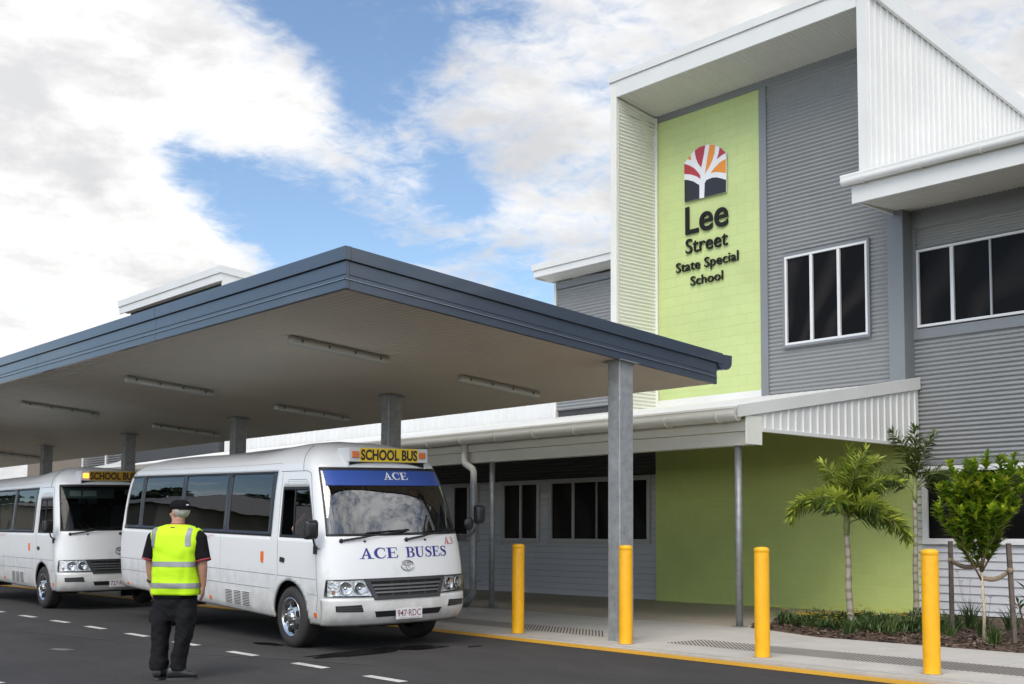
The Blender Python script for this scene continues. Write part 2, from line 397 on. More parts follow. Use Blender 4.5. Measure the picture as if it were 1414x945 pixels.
# cloud bellies (higher in the view) are greyer than the sunlit heap low at the left
heap = nt.nodes.new('ShaderNodeVectorMath'); heap.operation = 'DOT_PRODUCT'; L.new(DIR, heap.inputs[0]); heap.inputs[1].default_value = norm((-.90,.36,.215))
hp = M('POWER', 2.718, M('MULTIPLY', M('SUBTRACT', heap.outputs['Value'], 1.), 170.))
L.new(M('SUBTRACT', M('ADD', M('MULTIPLY', dens, .55), tn), M('MULTIPLY', hp, .75)), thick.inputs[0]); thick.inputs[1].default_value = -.35; thick.inputs[2].default_value = 1.05
ramp = nt.nodes.new('ShaderNodeMix'); ramp.data_type = 'RGBA'
ramp.inputs['A'].default_value = (6.0, 5.94, 5.85, 1); ramp.inputs['B'].default_value = (3.9, 3.92, 4.0, 1)
L.new(thick.outputs[0], ramp.inputs['Factor'])
skyc = nt.nodes.new('ShaderNodeMix'); skyc.data_type = 'RGBA'; skyc.blend_type = 'MULTIPLY'; skyc.inputs['Factor'].default_value = 1.
L.new(sky.outputs[0], skyc.inputs['A']); skyc.inputs['B'].default_value = (1.0, 1.04, 1.06, 1)
# glow added to unseen cloud: fill from behind camera, bright patch the windscreen mirrors
def GLOW(v, k, a):
    gl = nt.nodes.new('ShaderNodeVectorMath'); gl.operation = 'DOT_PRODUCT'; L.new(DIR, gl.inputs[0]); gl.inputs[1].default_value = norm(v)
    return M('MULTIPLY', M('POWER', 2.718, M('MULTIPLY', M('SUBTRACT', gl.outputs['Value'], 1.), k)), a)
glow = M('ADD', M('ADD', GLOW((.12,-.80,.55), 2.6, 4.6), GLOW((.66,.42,.58), 20., 2.2)), 1.)
rg = nt.nodes.new('ShaderNodeMix'); rg.data_type = 'RGBA'; rg.blend_type = 'MULTIPLY'; rg.inputs['Factor'].default_value = 1.
L.new(ramp.outputs['Result'], rg.inputs['A']); L.new(glow, rg.inputs['B'])
mixc = nt.nodes.new('ShaderNodeMix'); mixc.data_type = 'RGBA'
L.new(mask.outputs[0], mixc.inputs['Factor']); L.new(skyc.outputs['Result'], mixc.inputs['A']); L.new(rg.outputs['Result'], mixc.inputs['B'])
L.new(mixc.outputs['Result'], bg.inputs['Color'])

sl = bpy.data.lights.new('sun', 'SUN'); sl.energy = 1.25; sl.angle = RAD(36); sl.color = (1., .93, .82)
so = bpy.data.objects.new('sun', sl); COL.objects.link(so)
sd = Vector((math.sin(SUN_AZ)*math.cos(SUN_EL), math.cos(SUN_AZ)*math.cos(SUN_EL), math.sin(SUN_EL)))
so.rotation_euler = sd.to_track_quat('Z', 'Y').to_euler()
so.location = (0, 0, 30)

vs_ = scene.view_settings
scene.display_settings.display_device = 'sRGB'
vs_.view_transform = 'Standard'; vs_.look = 'None'; vs_.exposure = .72; vs_.gamma = 1.; vs_.use_curve_mapping = False
cy = scene.cycles
cy.max_bounces = 8; cy.diffuse_bounces = 4; cy.glossy_bounces = 4; cy.transparent_max_bounces = 12; cy.transmission_bounces = 4
cy.caustics_reflective = False; cy.caustics_refractive = False; cy.sample_clamp_indirect = 6.
scene.render.film_transparent = False

# ------------------------------------------------------------------ ground
def zroad(x, y):
    return min(.145, .022*(min(max(y, -2.), 10.4)-5.4)+.0055*min(max(-(x+11), -6), 7)+.02)
ASPH = ground_mat('asphalt', (.041,.037,.0355), [(.35,.66,1.22,.35), (1.6,.80,1.15,.5), (14,.88,1.12,1), (120,.5,1.6,1)], .82, (420,.5))
CONC = ground_mat('footpath_concrete', (.50,.47,.42), [(.5,.9,1.06,1), (3,.93,1.05,1), (40,.95,1.04,1)], .85, (200,.15))
KERB = ground_mat('kerb_concrete', (.44,.42,.38), [(.8,.82,1.08,.4), (6,.9,1.06,1)], .85, (200,.2))
TAN  = ground_mat('porch_concrete', (.46,.40,.315), [(.6,.86,1.08,.6), (5,.93,1.05,1)], .7, (150,.1))
MULCH = ground_mat('mulch', (.105,.068,.045), [(3,.6,1.25,1), (30,.45,1.6,1)], .95, (60,1.))
LAWN = ground_mat('grass_field', (.075,.10,.035), [(.05,.7,1.2,1), (2,.7,1.25,1)], .95, (30,.6))

def sheet(name, xs, ys, zf, m, k='structure'):
    mb = MB(); n = len(xs)
    vs = [(x, y, zf(x, y)) for y in ys for x in xs]
    mb.add(vs, [(j*n+i, j*n+i+1, (j+1)*n+i+1, (j+1)*n+i) for j in range(len(ys)-1) for i in range(n-1)], 0, True)
    return kind(mb.build(name, m), k)
sheet('ground', [-900,-60,0,60,900], [-900,-60,0,60,900], lambda x, y: -.32, LAWN)
sheet('road', [-75,-40,-30,-24,-18,-16,-14,-12,-10,-8,-5,0,10,30], [-9,-2,0,2,4,6,8,10.4,10.42], zroad, ASPH)
mb = MB()
mb.box(-75, 30, 10.345, 10.50, -.1, .146); mb.box(-75, 30, 10.50, 10.514, -.1, .135)
kind(mb.build('kerb', KERB, bevel=.02), 'structure')
# footpath in bays with saw-cut joints
mb = MB(); x = -75.
while x < 30:
    mb.box(x, min(30, x+3.)-.008, 10.514, 13.95 if x+3 < -10.8 else 13.43, -.1, .15); x += 3.
mb.prism([(-12.0,13.431,-.1),(-9.24,13.431,-.1),(-10.75,14.04,-.1),(-10.90,14.10,-.1),(-10.90,13.951,-.1),(-12.0,13.951,-.1)], (0,0,.2495))
kind(mb.build('footpath', CONC), 'structure')
mb = MB(); mb.box(-75, -12, 10.52, 13.94, -.2, .143); mb.box(-12, 30, 10.52, 13.42, -.2, .143); kind(mb.build('footpath_joint', mat('joint_grime', (.12,.11,.10), .9)), 'structure')
mb = MB(); mb.box(-60, -10.86, 13.952, 18.62, -.1, .151); kind(mb.build('porch_floor', TAN), 'structure')
xs = [-75+i for i in range(106)]
mb = MB(); n = len(xs)
vs = [(x, 10.075, zroad(x, 10.075)+.004) for x in xs] + [(x, 10.342, zroad(x, 10.342)+.004) for x in xs]
mb.add(vs, [(i, i+1, n+i+1, n+i) for i in range(n-1)])
YLINE = ground_mat('line_yellow', (.62,.33,.02), [(1.2,.85,1.08,.5), (25,.85,1.1,1)], .7, (300,.3))
kind(mb.build('kerb_line', YLINE), 'structure')
DASH = ground_mat('line_white', (.62,.60,.56), [(2,.85,1.08,1), (30,.75,1.12,1)], .7, (300,.3))
for k, x in enumerate((-8.6, -10.02, -11.43, -12.95, -14.45, -15.96, -17.44, -18.87, -20.33, -21.92, -23.4)):
    y0 = 6.77 + .018*k; y1 = y0+.11; x1 = x+.62
    mb = MB(); mb.add([(x, y0, zroad(x,y0)+.004), (x1, y0+.01, zroad(x1,y0)+.004), (x1, y1+.01, zroad(x1,y1)+.004), (x, y1, zroad(x,y1)+.004)], [(0,1,2,3)])
    kind(mb.build('lane_dash', DASH), 'structure')
mb = MB(); mb.add([(-12.9,3.9,-.004),(-12.1,3.92,-.004),(-12.1,4.03,-.004),(-12.9,4.01,-.004)], [(0,1,2,3)]); kind(mb.build('lane_dash', DASH), 'structure')
# dark oil and water marks left on the asphalt
STAIN = mat('oil_stain', (.012,.011,.011), .25, var=(5,.3))
def stain(cx, cy, lx, ly, rot, seed):
    rnd = random.Random(seed); mb = MB(); n = 36; pts = []
    for i in range(n):
        t = 2*math.pi*i/n; r = 1+.35*mnoise.noise((math.cos(t)*1.3+seed, math.sin(t)*1.3, 0))+.18*mnoise.noise((math.cos(t)*4, math.sin(t)*4+seed, 1))
        a, b = lx*r*math.cos(t), ly*r*math.sin(t)
        x, y = cx+a*math.cos(rot)-b*math.sin(rot), cy+a*math.sin(rot)+b*math.cos(rot)
        pts.append((x, y, zroad(x, y)+.005))
    mb.add(pts+[(cx, cy, zroad(cx, cy)+.005)], [(i, (i+1) % n, n) for i in range(n)])
    kind(mb.build('oil_stain', STAIN), 'structure')
stain(-11.75, 7.95, .26, .62, .15, 1); stain(-11.68, 8.75, .2, .34, -.2, 2); stain(-11.85, 7.45, .03, .25, .1, 3)
stain(-13.35, 7.62, .28, .10, .1, 4); stain(-11.3, 9.3, .05, .12, .1, 5); stain(-14.6, 5.5, .18, .1, .3, 6)
# pale tyre scuffs
SCUFF = mat('scuff', (.068,.062,.060), .8, var=(6,.2))
for (x0, y0, x1, y1, wd, z) in ((-13.4,6.25,-10.6,7.35,.035,0), (-18.5,5.6,-14.8,6.45,.03,0)):
    mb = MB(); pts = []
    for i in range(13):
        t = i/12; x = x0+(x1-x0)*t; y = y0+(y1-y0)*t+.12*math.sin(t*3)
        for s in (-1, 1): pts.append((x, y+s*wd*(.4+.6*math.sin(math.pi*t)), zroad(x, y)+.0035))
    mb.add(pts, [(2*i, 2*i+2, 2*i+3, 2*i+1) for i in range(12)])
    kind(mb.build('tyre_scuff', SCUFF), 'structure')
# grooved warning strips set diagonally into the footpath
GROOVE = mat('groove_grime', (.13,.105,.085), .9, var=(8,.25))
def grooves(x0, x1, label):
    mb = MB(); x = x0
    while x < x1:
        ya, yb = 11.17, 11.88
        b = min(yb, ya+(x-x0)) if x-x0 < .71 else yb
        mb.add([(x, ya, .154), (x+.028, ya, .154), (x+.028-(b-ya), b, .154), (x-(b-ya), b, .154)], [(0,1,2,3)])
        x += .062
    return tag(mb.build('tactile_strip', GROOVE), label, 'tactile strip', 'hatched strips in the footpath')
grooves(-22.5, -10.95, 'dark grooved strip in the footpath between the ACE bus and the big column')
grooves(-9.9, 6., 'dark diagonally grooved strip in the footpath along the garden bed')
# ------------------------------------------------------------------ sheet profiles
def prof_corr(a0, a1, pitch=.076, depth=.026, seg=8):
    n = max(2, int((a1-a0)/pitch*seg))
    return [(a0+(a1-a0)*i/n, depth/2*math.cos(2*math.pi*(a0+(a1-a0)*i/n)/pitch)) for i in range(n+1)]
def prof_rib(a0, a1, pitch=.19, depth=.034, rib=.045):
    out = []; k = math.floor(a0/pitch)
    out.append((a0, 0))
    while k*pitch < a1:
        for da, d in ((0,0),(.012,depth),(rib-.012,depth),(rib,0)):
            a = k*pitch+da
            if a0 < a < a1: out.append((a, d))
        k += 1
    out.append((a1, 0)); return out
def prof_board(a0, a1, pitch=.135, depth=.022):
    out = [(a0, depth)]; k = math.floor(a0/pitch)
    while k*pitch < a1:
        for da, d in ((0, 0), (.011, depth)):
            a = k*pitch+da
            if a0 < a < a1: out.append((a, d))
        k += 1
    # boards lean: thickest at their lower edge
    res = []
    for a, d in out: res.append((a, d if d == 0 else depth))
    res.append((a1, 0)); return res
def wall_strip(mb, prof, x0, x1, y, mi=0, smooth=True):
    """profile runs up z, extruded along x, facing -y"""
    vs = [(x, y-d, a) for a, d in prof for x in (x0, x1)]
    mb.add(vs, [(2*i, 2*i+1, 2*i+3, 2*i+2) for i in range(len(prof)-1)], mi, smooth)
def wall_with_holes(mb, pf, x0, x1, z0, z1, y, holes, mi=0, smooth=True):
    """holes: (xa, xb, za, zb), not overlapping in x"""
    x = x0
    for xa, xb, za, zb in sorted(holes):
        if xa > x: wall_strip(mb, pf(z0, z1), x, xa, y, mi, smooth)
        if za > z0: wall_strip(mb, pf(z0, za), xa, xb, y, mi, smooth)
        if zb < z1: wall_strip(mb, pf(zb, z1), xa, xb, y, mi, smooth)
        x = xb
    if x < x1: wall_strip(mb, pf(z0, z1), x, x1, y, mi, smooth)

def window(bld, x0, x1, z0, z1, y, mull=(), thin=(), trim=.05, tm=None, fm=None, depth=.05, label=None):
    """alloy window: trim > frame bars and one pane object"""
    t = MB(); d = depth
    if trim:
        t.box(x0-trim, x1+trim, y-d-.012, y+.05, z1, z1+trim); t.box(x0-trim, x1+trim, y-d-.02, y+.05, z0-trim, z0)
        t.box(x0-trim, x0, y-d-.01, y+.05, z0, z1); t.box(x1, x1+trim, y-d-.01, y+.05, z0, z1)
    else: t.box(x0, x1, y, y+.03, z0, z1)
    w_ = t.build('window', tm or GREYT, bld)
    if label: w_['label'] = label
    f = MB(); b = .045; d2 = d-.012
    f.box(x0, x1, y-d2-.02, y+.02, z1-b, z1-.001); f.box(x0, x1, y-d2-.02, y+.02, z0+.001, z0+b)
    f.box(x0+.001, x0+b, y-d2-.019, y+.02, z0+b, z1-b); f.box(x1-b, x1-.001, y-d2-.019, y+.02, z0+b, z1-b)
    for m in mull: f.box(m-.03, m+.03, y-d2-.018, y+.02, z0+b, z1-b)
    f.build('frame', fm or ALU, w_, bevel=.004)
    if thin:
        for m in thin:
            s = MB(); s.box(m-.016, m+.016, y-d2-.004, y+.02, z0+b, z1-b); s.build('sash_bar', ALUG, w_)
    p = MB(); edges = [x0+b]+sorted(mull)+[x1-b]
    for i in range(len(edges)-1):
        p.box(edges[i], edges[i+1], y-.012-.001*i, y+.015, z0+b, z1-b)
    p.build('pane', DGLASS, w_)
    return w_

def gutter(bld, pts_dir, name, r, bracket_step, m, axis='x', a0=0, a1=1, c=(0,0), sub=True):
    """quad-round gutter along x: half-round front, brackets as sub-part"""
    y, z = c                                   # back top edge
    prof = [(y, z), (y, z-.10)]
    for i in range(13):
        t = RAD(-90-90*i/12*1.0)
        prof.append((y-r+r*math.cos(RAD(-60-150*i/12)), z-.04-r*.75+r*math.sin(RAD(-60-150*i/12))))
    prof.append((y-2*r-.004, z+.0)); prof.append((y-2*r+.006, z+.0))
    back = [(a+.006 if i > 1 else a-.004, b+.006) for i, (a, b) in enumerate(prof)]
    mb = MB(); n = len(prof)
    vs = [(x, a, b) for x in (a0, a1) for a, b in prof]
    mb.add(vs, [(i, i+1, n+i+1, n+i) for i in range(n-1)], 0, True)
    for x, e in ((a0, .004), (a1, -.004)):     # stop ends
        mb.add([(x, a, b) for a, b in prof], [tuple(range(n))])
    # flat water line a little below the lip so the trough reads closed from below and above
    mb.add([(a0, y, z-.03), (a1, y, z-.03), (a1, y-2*r, z-.03), (a0, y-2*r, z-.03)], [(0,1,2,3)])
    g = mb.build(name, m, bld)
    if sub:
        x = a1-.35 if a1 > a0 else a0
        while x > a0+.1:
            b = MB(); cy0, cz0 = y-r, z-.04-r*.75
            ring = [(math.cos(RAD(-50-150*i/10)), math.sin(RAD(-50-150*i/10))) for i in range(11)]
            b.loft([[(x-.016, cy0+(r+.001)*c_, cz0+(r+.001)*s_), (x+.016, cy0+(r+.001)*c_, cz0+(r+.001)*s_), (x+.016, cy0+(r+.014)*c_, cz0+(r+.014)*s_), (x-.016, cy0+(r+.014)*c_, cz0+(r+.014)*s_)] for c_, s_ in ring], 0, False)
            b.tube([(x, cy0+r*.6, cz0-r*.8), (x, y+.03, cz0-r*1.05)], .014, 6)
            b.build('bracket', m, g)
            x -= bracket_step
    return g

# ------------------------------------------------------------------ the school
B = thing('school_building', 'two storey school with tall lime green and grey tower, white frame and low veranda', 'building', (-13.7, 18.45, .15))
YF = 18.45                                    # tower face
# --- tower
mb = MB(); mb.box(-16.46, -13.83, YF, YF+.2, 4.27, 10.17); mb.build('sign_wall', LGREEN, B)
mb = MB(); mb.box(-16.47, -13.83, YF-.03, YF+.2, 4.08, 4.268); mb.build('flashing', WHITE, B)
mb = MB(); mb.box(-13.83, -13.66, YF-.035, YF+.2, 4.10, 10.17)
mb.box(-16.46, -10.9, YF-.02, YF+.2, 10.172, 10.40)
mb.box(-11.02, -10.72, 18.28, 18.62, 4.12, 7.12); mb.build('wall_trim', GREYT, B, bevel=.004)
mb = MB(); wall_with_holes(mb, prof_corr, -13.66, -11.02, 4.12, 7.2, YF, [(-13.30, -11.45, 5.0, 6.77)])
wall_strip(mb, prof_corr(7.2, 10.172), -13.66, -10.88, YF); tower_sheet = mb
mb = MB(); mb.box(-16.6, -10.9, YF+.1, YF+.25, 3.6, 4.99); mb.box(-16.6, -13.3, YF+.1, YF+.25, 4.99, 6.78); mb.box(-11.45, -10.75, YF+.1, YF+.25, 4.99, 6.78)
mb.box(-16.6, -10.75, YF+.1, YF+.25, 6.78, 10.45); mb.box(-16.6, -10.75, YF+.25, 27, 3.9, 9.2); mb.build('core_wall', DARKB, B)
window(B, -13.255, -11.495, 5.045, 6.735, YF, (-12.67, -12.085), trim=.045)
screws = tower_sheet
for zz_ in [4.35+.152*4*i for i in range(10)]:
    for xx in (-13.2, -12.3, -11.4):
        if not (-13.35 < xx < -11.4 and 4.95 < zz_ < 6.8): screws.lathe([(0, -.004), (.012, -.003), (.012, .006)], (xx, YF-.010, zz_), 'y', 6)
screws.build('corrugated_wall', GREY, B, recalc=False)
# frame: left wing wall (inner face corrugated), soffit, fascia, roof
mb = MB(); mb.box(-16.69, -16.525, 17.25, 17.31, 3.78, 10.79); mb.box(-16.52, -16.452, YF-.055, YF-.01, 3.9, 10.28); mb.build('frame_post', CREAM, B, bevel=.004)
mb = MB(); P_ = prof_corr(3.8, 10.46)
vs = [(-16.505+d, y, a-(.139*(y-17.25))*(1 if a > 10.2 else 0)) for a, d in P_ for y in (17.31, YF-.03)]
mb.add(vs, [(2*i, 2*i+2, 2*i+3, 2*i+1) for i in range(len(P_)-1)], 0, True)
mb.box(-16.69, -16.52, 17.31, 26, 3.75, 9.3); mb.add([(-16.69,17.31,9.3),(-16.52,17.31,9.3),(-16.52,26,9.3),(-16.69,26,9.3),(-16.69,17.31,10.4),(-16.52,17.31,10.4)], [(0,1,5,4),(0,4,3),(1,2,5),(4,5,2,3)])
mb.build('wing_wall', CREAM, B, recalc=False)
mb = MB(); mb.box(-10.9, -10.705, 17.25, 17.31, 7.3, 10.79); mb.build('frame_post', WHITE, B, bevel=.004)
# right wing wall, upright ribs, raking top
mb = MB(); P_ = prof_rib(17.31, 27)
vs = [(-10.72+d, a, z) for a, d in P_ for z in (7.2, 10.62-.139*(a-17.25))]
mb.add(vs, [(2*i, 2*i+2, 2*i+3, 2*i+1) for i in range(len(P_)-1)])
mb.add([(-10.88,17.31,7.2),(-10.88,27,7.2),(-10.88,27,9.0),(-10.88,17.31,10.4)], [(0,1,2,3)])
mb.build('wing_wall', WHITE, B, recalc=False)
RS = -.139
def rake(mb, x0, x1, y0, y1, za, zb, mi=0):
    """box whose bottom and top fall with the roof; za, zb at y = 17.25"""
    f = lambda y, z: z+RS*(y-17.25)
    v = [(x0,y0,f(y0,za)),(x1,y0,f(y0,za)),(x1,y1,f(y1,za)),(x0,y1,f(y1,za)),(x0,y0,f(y0,zb)),(x1,y0,f(y0,zb)),(x1,y1,f(y1,zb)),(x0,y1,f(y1,zb))]
    mb.add(v, [(0,3,2,1),(4,5,6,7),(0,1,5,4),(1,2,6,5),(2,3,7,6),(3,0,4,7)], mi)
mb = MB(); mb.box(-16.52, -10.905, 17.245, 17.30, 10.46, 10.79); mb.build('fascia', WHITE, B, bevel=.004)
mb = MB(); mb.box(-16.73, -10.64, 17.215, 17.30, 10.793, 10.95); rake(mb, -10.70, -10.63, 17.30, 27, 10.61, 10.95); rake(mb, -16.73, -16.66, 17.30, 27, 10.55, 10.95)
mb.build('barge_capping', WHITE, B, bevel=.005)
mb = MB(); rake(mb, -16.66, -10.70, 17.30, 27, 10.70, 10.90); mb.build('roof', WHITE, B)
mb = MB(); P_ = prof_corr(-16.5, -10.9, .085, .012, 6)
vs = [(a, y, 10.475+RS*(y-17.25)-d) for a, d in P_ for y in (17.30, YF+.02)]
mb.add(vs, [(2*i, 2*i+1, 2*i+3, 2*i+2) for i in range(len(P_)-1)], 0, True); mb.build('soffit', SOFFITW, B, recalc=False)

# --- right wing
YR = 18.6
XR = 4.
mb = MB(); wall_strip(mb, prof_corr(2.76, 4.86), -10.72, XR, YR); wall_strip(mb, prof_corr(6.44, 6.79, .05, .012), -10.64, XR, YR-.01)
mb.build('corrugated_wall', GREY, B, recalc=False)
mb = MB(); mb.box(-10.72, XR, YR-.03, YR+.1, 4.862, 5.045); mb.box(-10.72, XR, YR-.03, YR+.1, 6.792, 7.15); mb.box(-10.72, -10.645, YR-.028, YR+.1, 5.045, 6.79)
mb.box(-10.72, XR, YR-.04, YR+.1, 2.685, 2.758); mb.build('wall_trim', GREYT, B, bevel=.004)
mb = MB(); wall_with_holes(mb, prof_board, -10.715, XR, .2, 2.683, YR, [(-10.60, -6.9, 1.36, 2.66), (-5.6, -2.2, 1.36, 2.66)], 0, False); mb.build('weatherboard_wall', BOARD, B, recalc=False)
mb = MB(); mb.box(-10.70, XR, YR+.08, 27, .1, 7.1); mb.build('core_wall', DARKB, B)
window(B, -10.63, -7.9, 5.062, 6.42, YR, (-9.98,), (-9.31, -8.62), trim=0, tm=ALU); window(B, -7.6, -4.9, 5.062, 6.42, YR, (-6.95,), (-6.3,), trim=0, tm=ALU)
window(B, -10.56, -6.95, 1.41, 2.62, YR, (-9.93, -8.5), trim=.05, tm=ALU); window(B, -5.55, -2.25, 1.41, 2.62, YR, (-4.4,), trim=.05, tm=ALU)
mb = MB(); mb.box(-10.90, XR, 17.02, 17.08, 7.0, 7.34); mb.box(-10.9, -10.86, 17.08, 18.25, 7.04, 7.34); mb.build('fascia', WHITE, B, bevel=.004)
mb = MB(); P_ = prof_corr(-10.86, XR, .085, .012, 6)
vs = [(a, y, 7.04+.06*(y-17.08)-d) for a, d in P_ for y in (17.08, YR-.02)]
mb.add(vs, [(2*i, 2*i+1, 2*i+3, 2*i+2) for i in range(len(P_)-1)], 0, True); mb.build('soffit', SOFFITW, B, recalc=False)
mb = MB(); mb.add([(-10.9,16.98,7.42),(XR,16.98,7.42),(XR,27,7.85),(-10.71,27,7.85),(-10.71,17.31,7.43),(-10.9,17.31,7.43)], [(0,1,2,3,4,5)]); mb.build('roof', WHITE, B)
gutter(B, None, 'gutter', .075, 1.02, WHITE, a0=-11.02, a1=XR, c=(17.015, 7.47))

# --- left wing, upper storey
mb = MB(); wall_strip(mb, prof_corr(4.3, 7.1), -19.6, -16.69, 18.5); mb.build('corrugated_wall', GREY, B, recalc=False)
mb = MB(); mb.box(-19.66, -19.6, 18.46, 27, 3.9, 7.27); mb.build('corner_flashing', CREAM, B)
mb = MB(); mb.box(-19.60, -16.69, 18.46, 18.6, 7.102, 7.25); mb.build('wall_trim', GREYT, B); mb = MB(); mb.box(-19.6, -16.69, 18.55, 27, 3.5, 7.25); mb.build('core_wall', DARKB, B)
mb = MB(); mb.box(-19.84, -16.69, 17.98, 18.03, 7.34, 7.49); mb.box(-19.84, -19.79, 18.03, 27, 7.30, 7.49); mb.build('fascia', WHITE, B, bevel=.004)
mb = MB(); mb.box(-19.88, -16.69, 17.95, 27, 7.493, 7.64); mb.build('roof', WHITE, B, bevel=.006)
mb = MB(); P_ = prof_corr(-19.79, -16.69, .085, .012, 6)
vs = [(a, y, 7.35-.12*(y-18.03)-d) for a, d in P_ for y in (18.03, 18.47)]
mb.add(vs, [(2*i, 2*i+1, 2*i+3, 2*i+2) for i in range(len(P_)-1)], 0, True); mb.build('soffit', SOFFITW, B, recalc=False)
# white ribbed parapet over the veranda
mb = MB(); P_ = prof_rib(-35.5, -19.66, .30, .022, .04)
vs = [(a, 18.5-d, z) for a, d in P_ for z in (3.9, 5.1)]
mb.add(vs, [(2*i, 2*i+2, 2*i+3, 2*i+1) for i in range(len(P_)-1)]); mb.add([(-35.5,18.49,5.1),(-19.66,18.49,5.1),(-19.66,27,5.4),(-35.5,27,5.4)], [(0,1,2,3)]); mb.build('ribbed_parapet', WHITE, B, recalc=False)

# --- ground floor under the veranda
mb = MB(); mb.box(-16.56, -10.715, YF, YR+.1, .152, 4.06); mb.build('block_wall', DGREEN, B)
hol = [(-19.93, -16.82, 1.31, 2.74), (-21.58, -20.24, 1.31, 2.74), (-23.5, -22.45, 1.31, 2.74), (-27.2, -25.2, 1.31, 2.74), (-31., -29.2, 1.31, 2.74)]
mb = MB(); wall_with_holes(mb, prof_board, -36, -16.56, .152, 2.76, YR, hol, 0, False); mb.build('weatherboard_wall', BOARD, B, recalc=False)
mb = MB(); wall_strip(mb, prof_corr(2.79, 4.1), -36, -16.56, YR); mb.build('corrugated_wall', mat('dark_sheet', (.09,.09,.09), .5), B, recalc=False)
mb = MB(); mb.box(-36, -16.56, YR+.06, YR+.3, .1, 4.2); mb.build('core_wall', DARKB, B)
FR = mat('dull_alloy', (.48,.47,.45), .5)
window(B, -19.88, -16.86, 1.36, 2.70, YR, (-19.13, -17.55), (-18.4,), trim=.05, tm=FR, fm=FR); window(B, -21.53, -20.29, 1.36, 2.70, YR, (-20.90,), trim=.05, tm=FR, fm=FR)
window(B, -23.45, -22.5, 1.36, 2.70, YR, (-22.85,), trim=.05, tm=FR, fm=FR); window(B, -27.15, -25.25, 1.36, 2.70, YR, (-26.4,), trim=.05, tm=FR, fm=FR); window(B, -30.95, -29.25, 1.36, 2.70, YR, (-30.3,), trim=.05, tm=FR, fm=FR)

# --- veranda roof
vz = lambda y: 3.32+(y-13.72)*(4.13-3.32)/(YF-13.72)
mb = MB(); P_ = prof_rib(-36, -10.68, .19, .022, .045)
vs = [(a, y, vz(y)+d) for a, d in P_ for y in (13.70, YF-.005)]
mb.add(vs, [(2*i, 2*i+1, 2*i+3, 2*i+2) for i in range(len(P_)-1)]); mb.build('veranda_roof', WHITE, B, recalc=False)
mb = MB(); mb.add([(-36,14.1,vz(14.1)-.12),(-10.72,14.1,vz(14.1)-.12),(-10.72,YF,vz(YF)-.14),(-36,YF,vz(YF)-.14)], [(0,1,2,3)]); mb.build('veranda_ceiling', mat('veranda_ceiling', (.76,.76,.72), .6), B)
mb = MB(); mb.box(-36, -10.66, 13.86, 14.16, 3.0, 3.17); mb.box(-36, -10.66, 13.93, 14.10, 2.80, 2.998); mb.box(-10.662, -10.63, 13.80, 14.17, 2.80, 3.22); mb.build('veranda_beam', CREAM, B, bevel=.006)
gutter(B, None, 'gutter', .098, 1.0, CREAM, a0=-36, a1=-10.70, c=(13.80, 3.345))
# raking barge board and ribbed gable panel
mb = MB(); f = lambda y: vz(y)+.035
mb.prism([(-10.66, 13.62, f(13.62)-.16), (-10.66, YR-.02, f(YR)-.19), (-10.66, YR-.02, f(YR)+.02), (-10.66, 13.62, f(13.62)+.02)], (.05, 0, 0)); mb.build('barge_board', WHITE, B, bevel=.004)
mb = MB(); P_ = prof_rib(14.0, YR-.03, .19, .022, .045)
vs = [(-10.655+d, a, z) for a, d in P_ for z in (3.06, max(3.07, vz(a)-.10))]
mb.add(vs, [(2*i, 2*i+2, 2*i+3, 2*i+1) for i in range(len(P_)-1)]); mb.build('gable_panel', WHITE, B, recalc=False)
mb = MB(); mb.box(-10.70, -10.625, 14.17, YR-.03, 3.0, 3.058); mb.build('gable_rail', WHITE, B, bevel=.004)
for x in (-10.96, -16.57, -22.2, -27.8, -33.4):
    mb = MB(); mb.tube([(x, 14.02, .152), (x, 14.02, 2.80)], .052, 16); mb.box(x-.09, x+.09, 13.93, 14.11, .152, .162); mb.build('veranda_post', GALV, B)
# downpipe: white offset piece, galvanised drop, kicked foot
mb = MB(); mb.tube([(-17.11,13.80,3.2),(-17.11,13.80,2.83),(-17.08,13.80,2.78),(-16.87,13.80,2.68),(-16.84,13.80,2.63),(-16.84,13.80,2.40)], .062, 14)
d1 = mb.build('downpipe', CREAM, B)
mb = MB(); mb.tube([(-16.84,13.80,2.42),(-16.84,13.80,.42),(-16.87,13.80,.36),(-17.10,13.80,.17)], .068, 14); mb.box(-16.84,-16.60,13.79,13.81,2.02,2.05); mb.box(-16.84,-16.60,13.79,13.81,.62,.65)
mb.build('pipe_guard', GALV, d1)

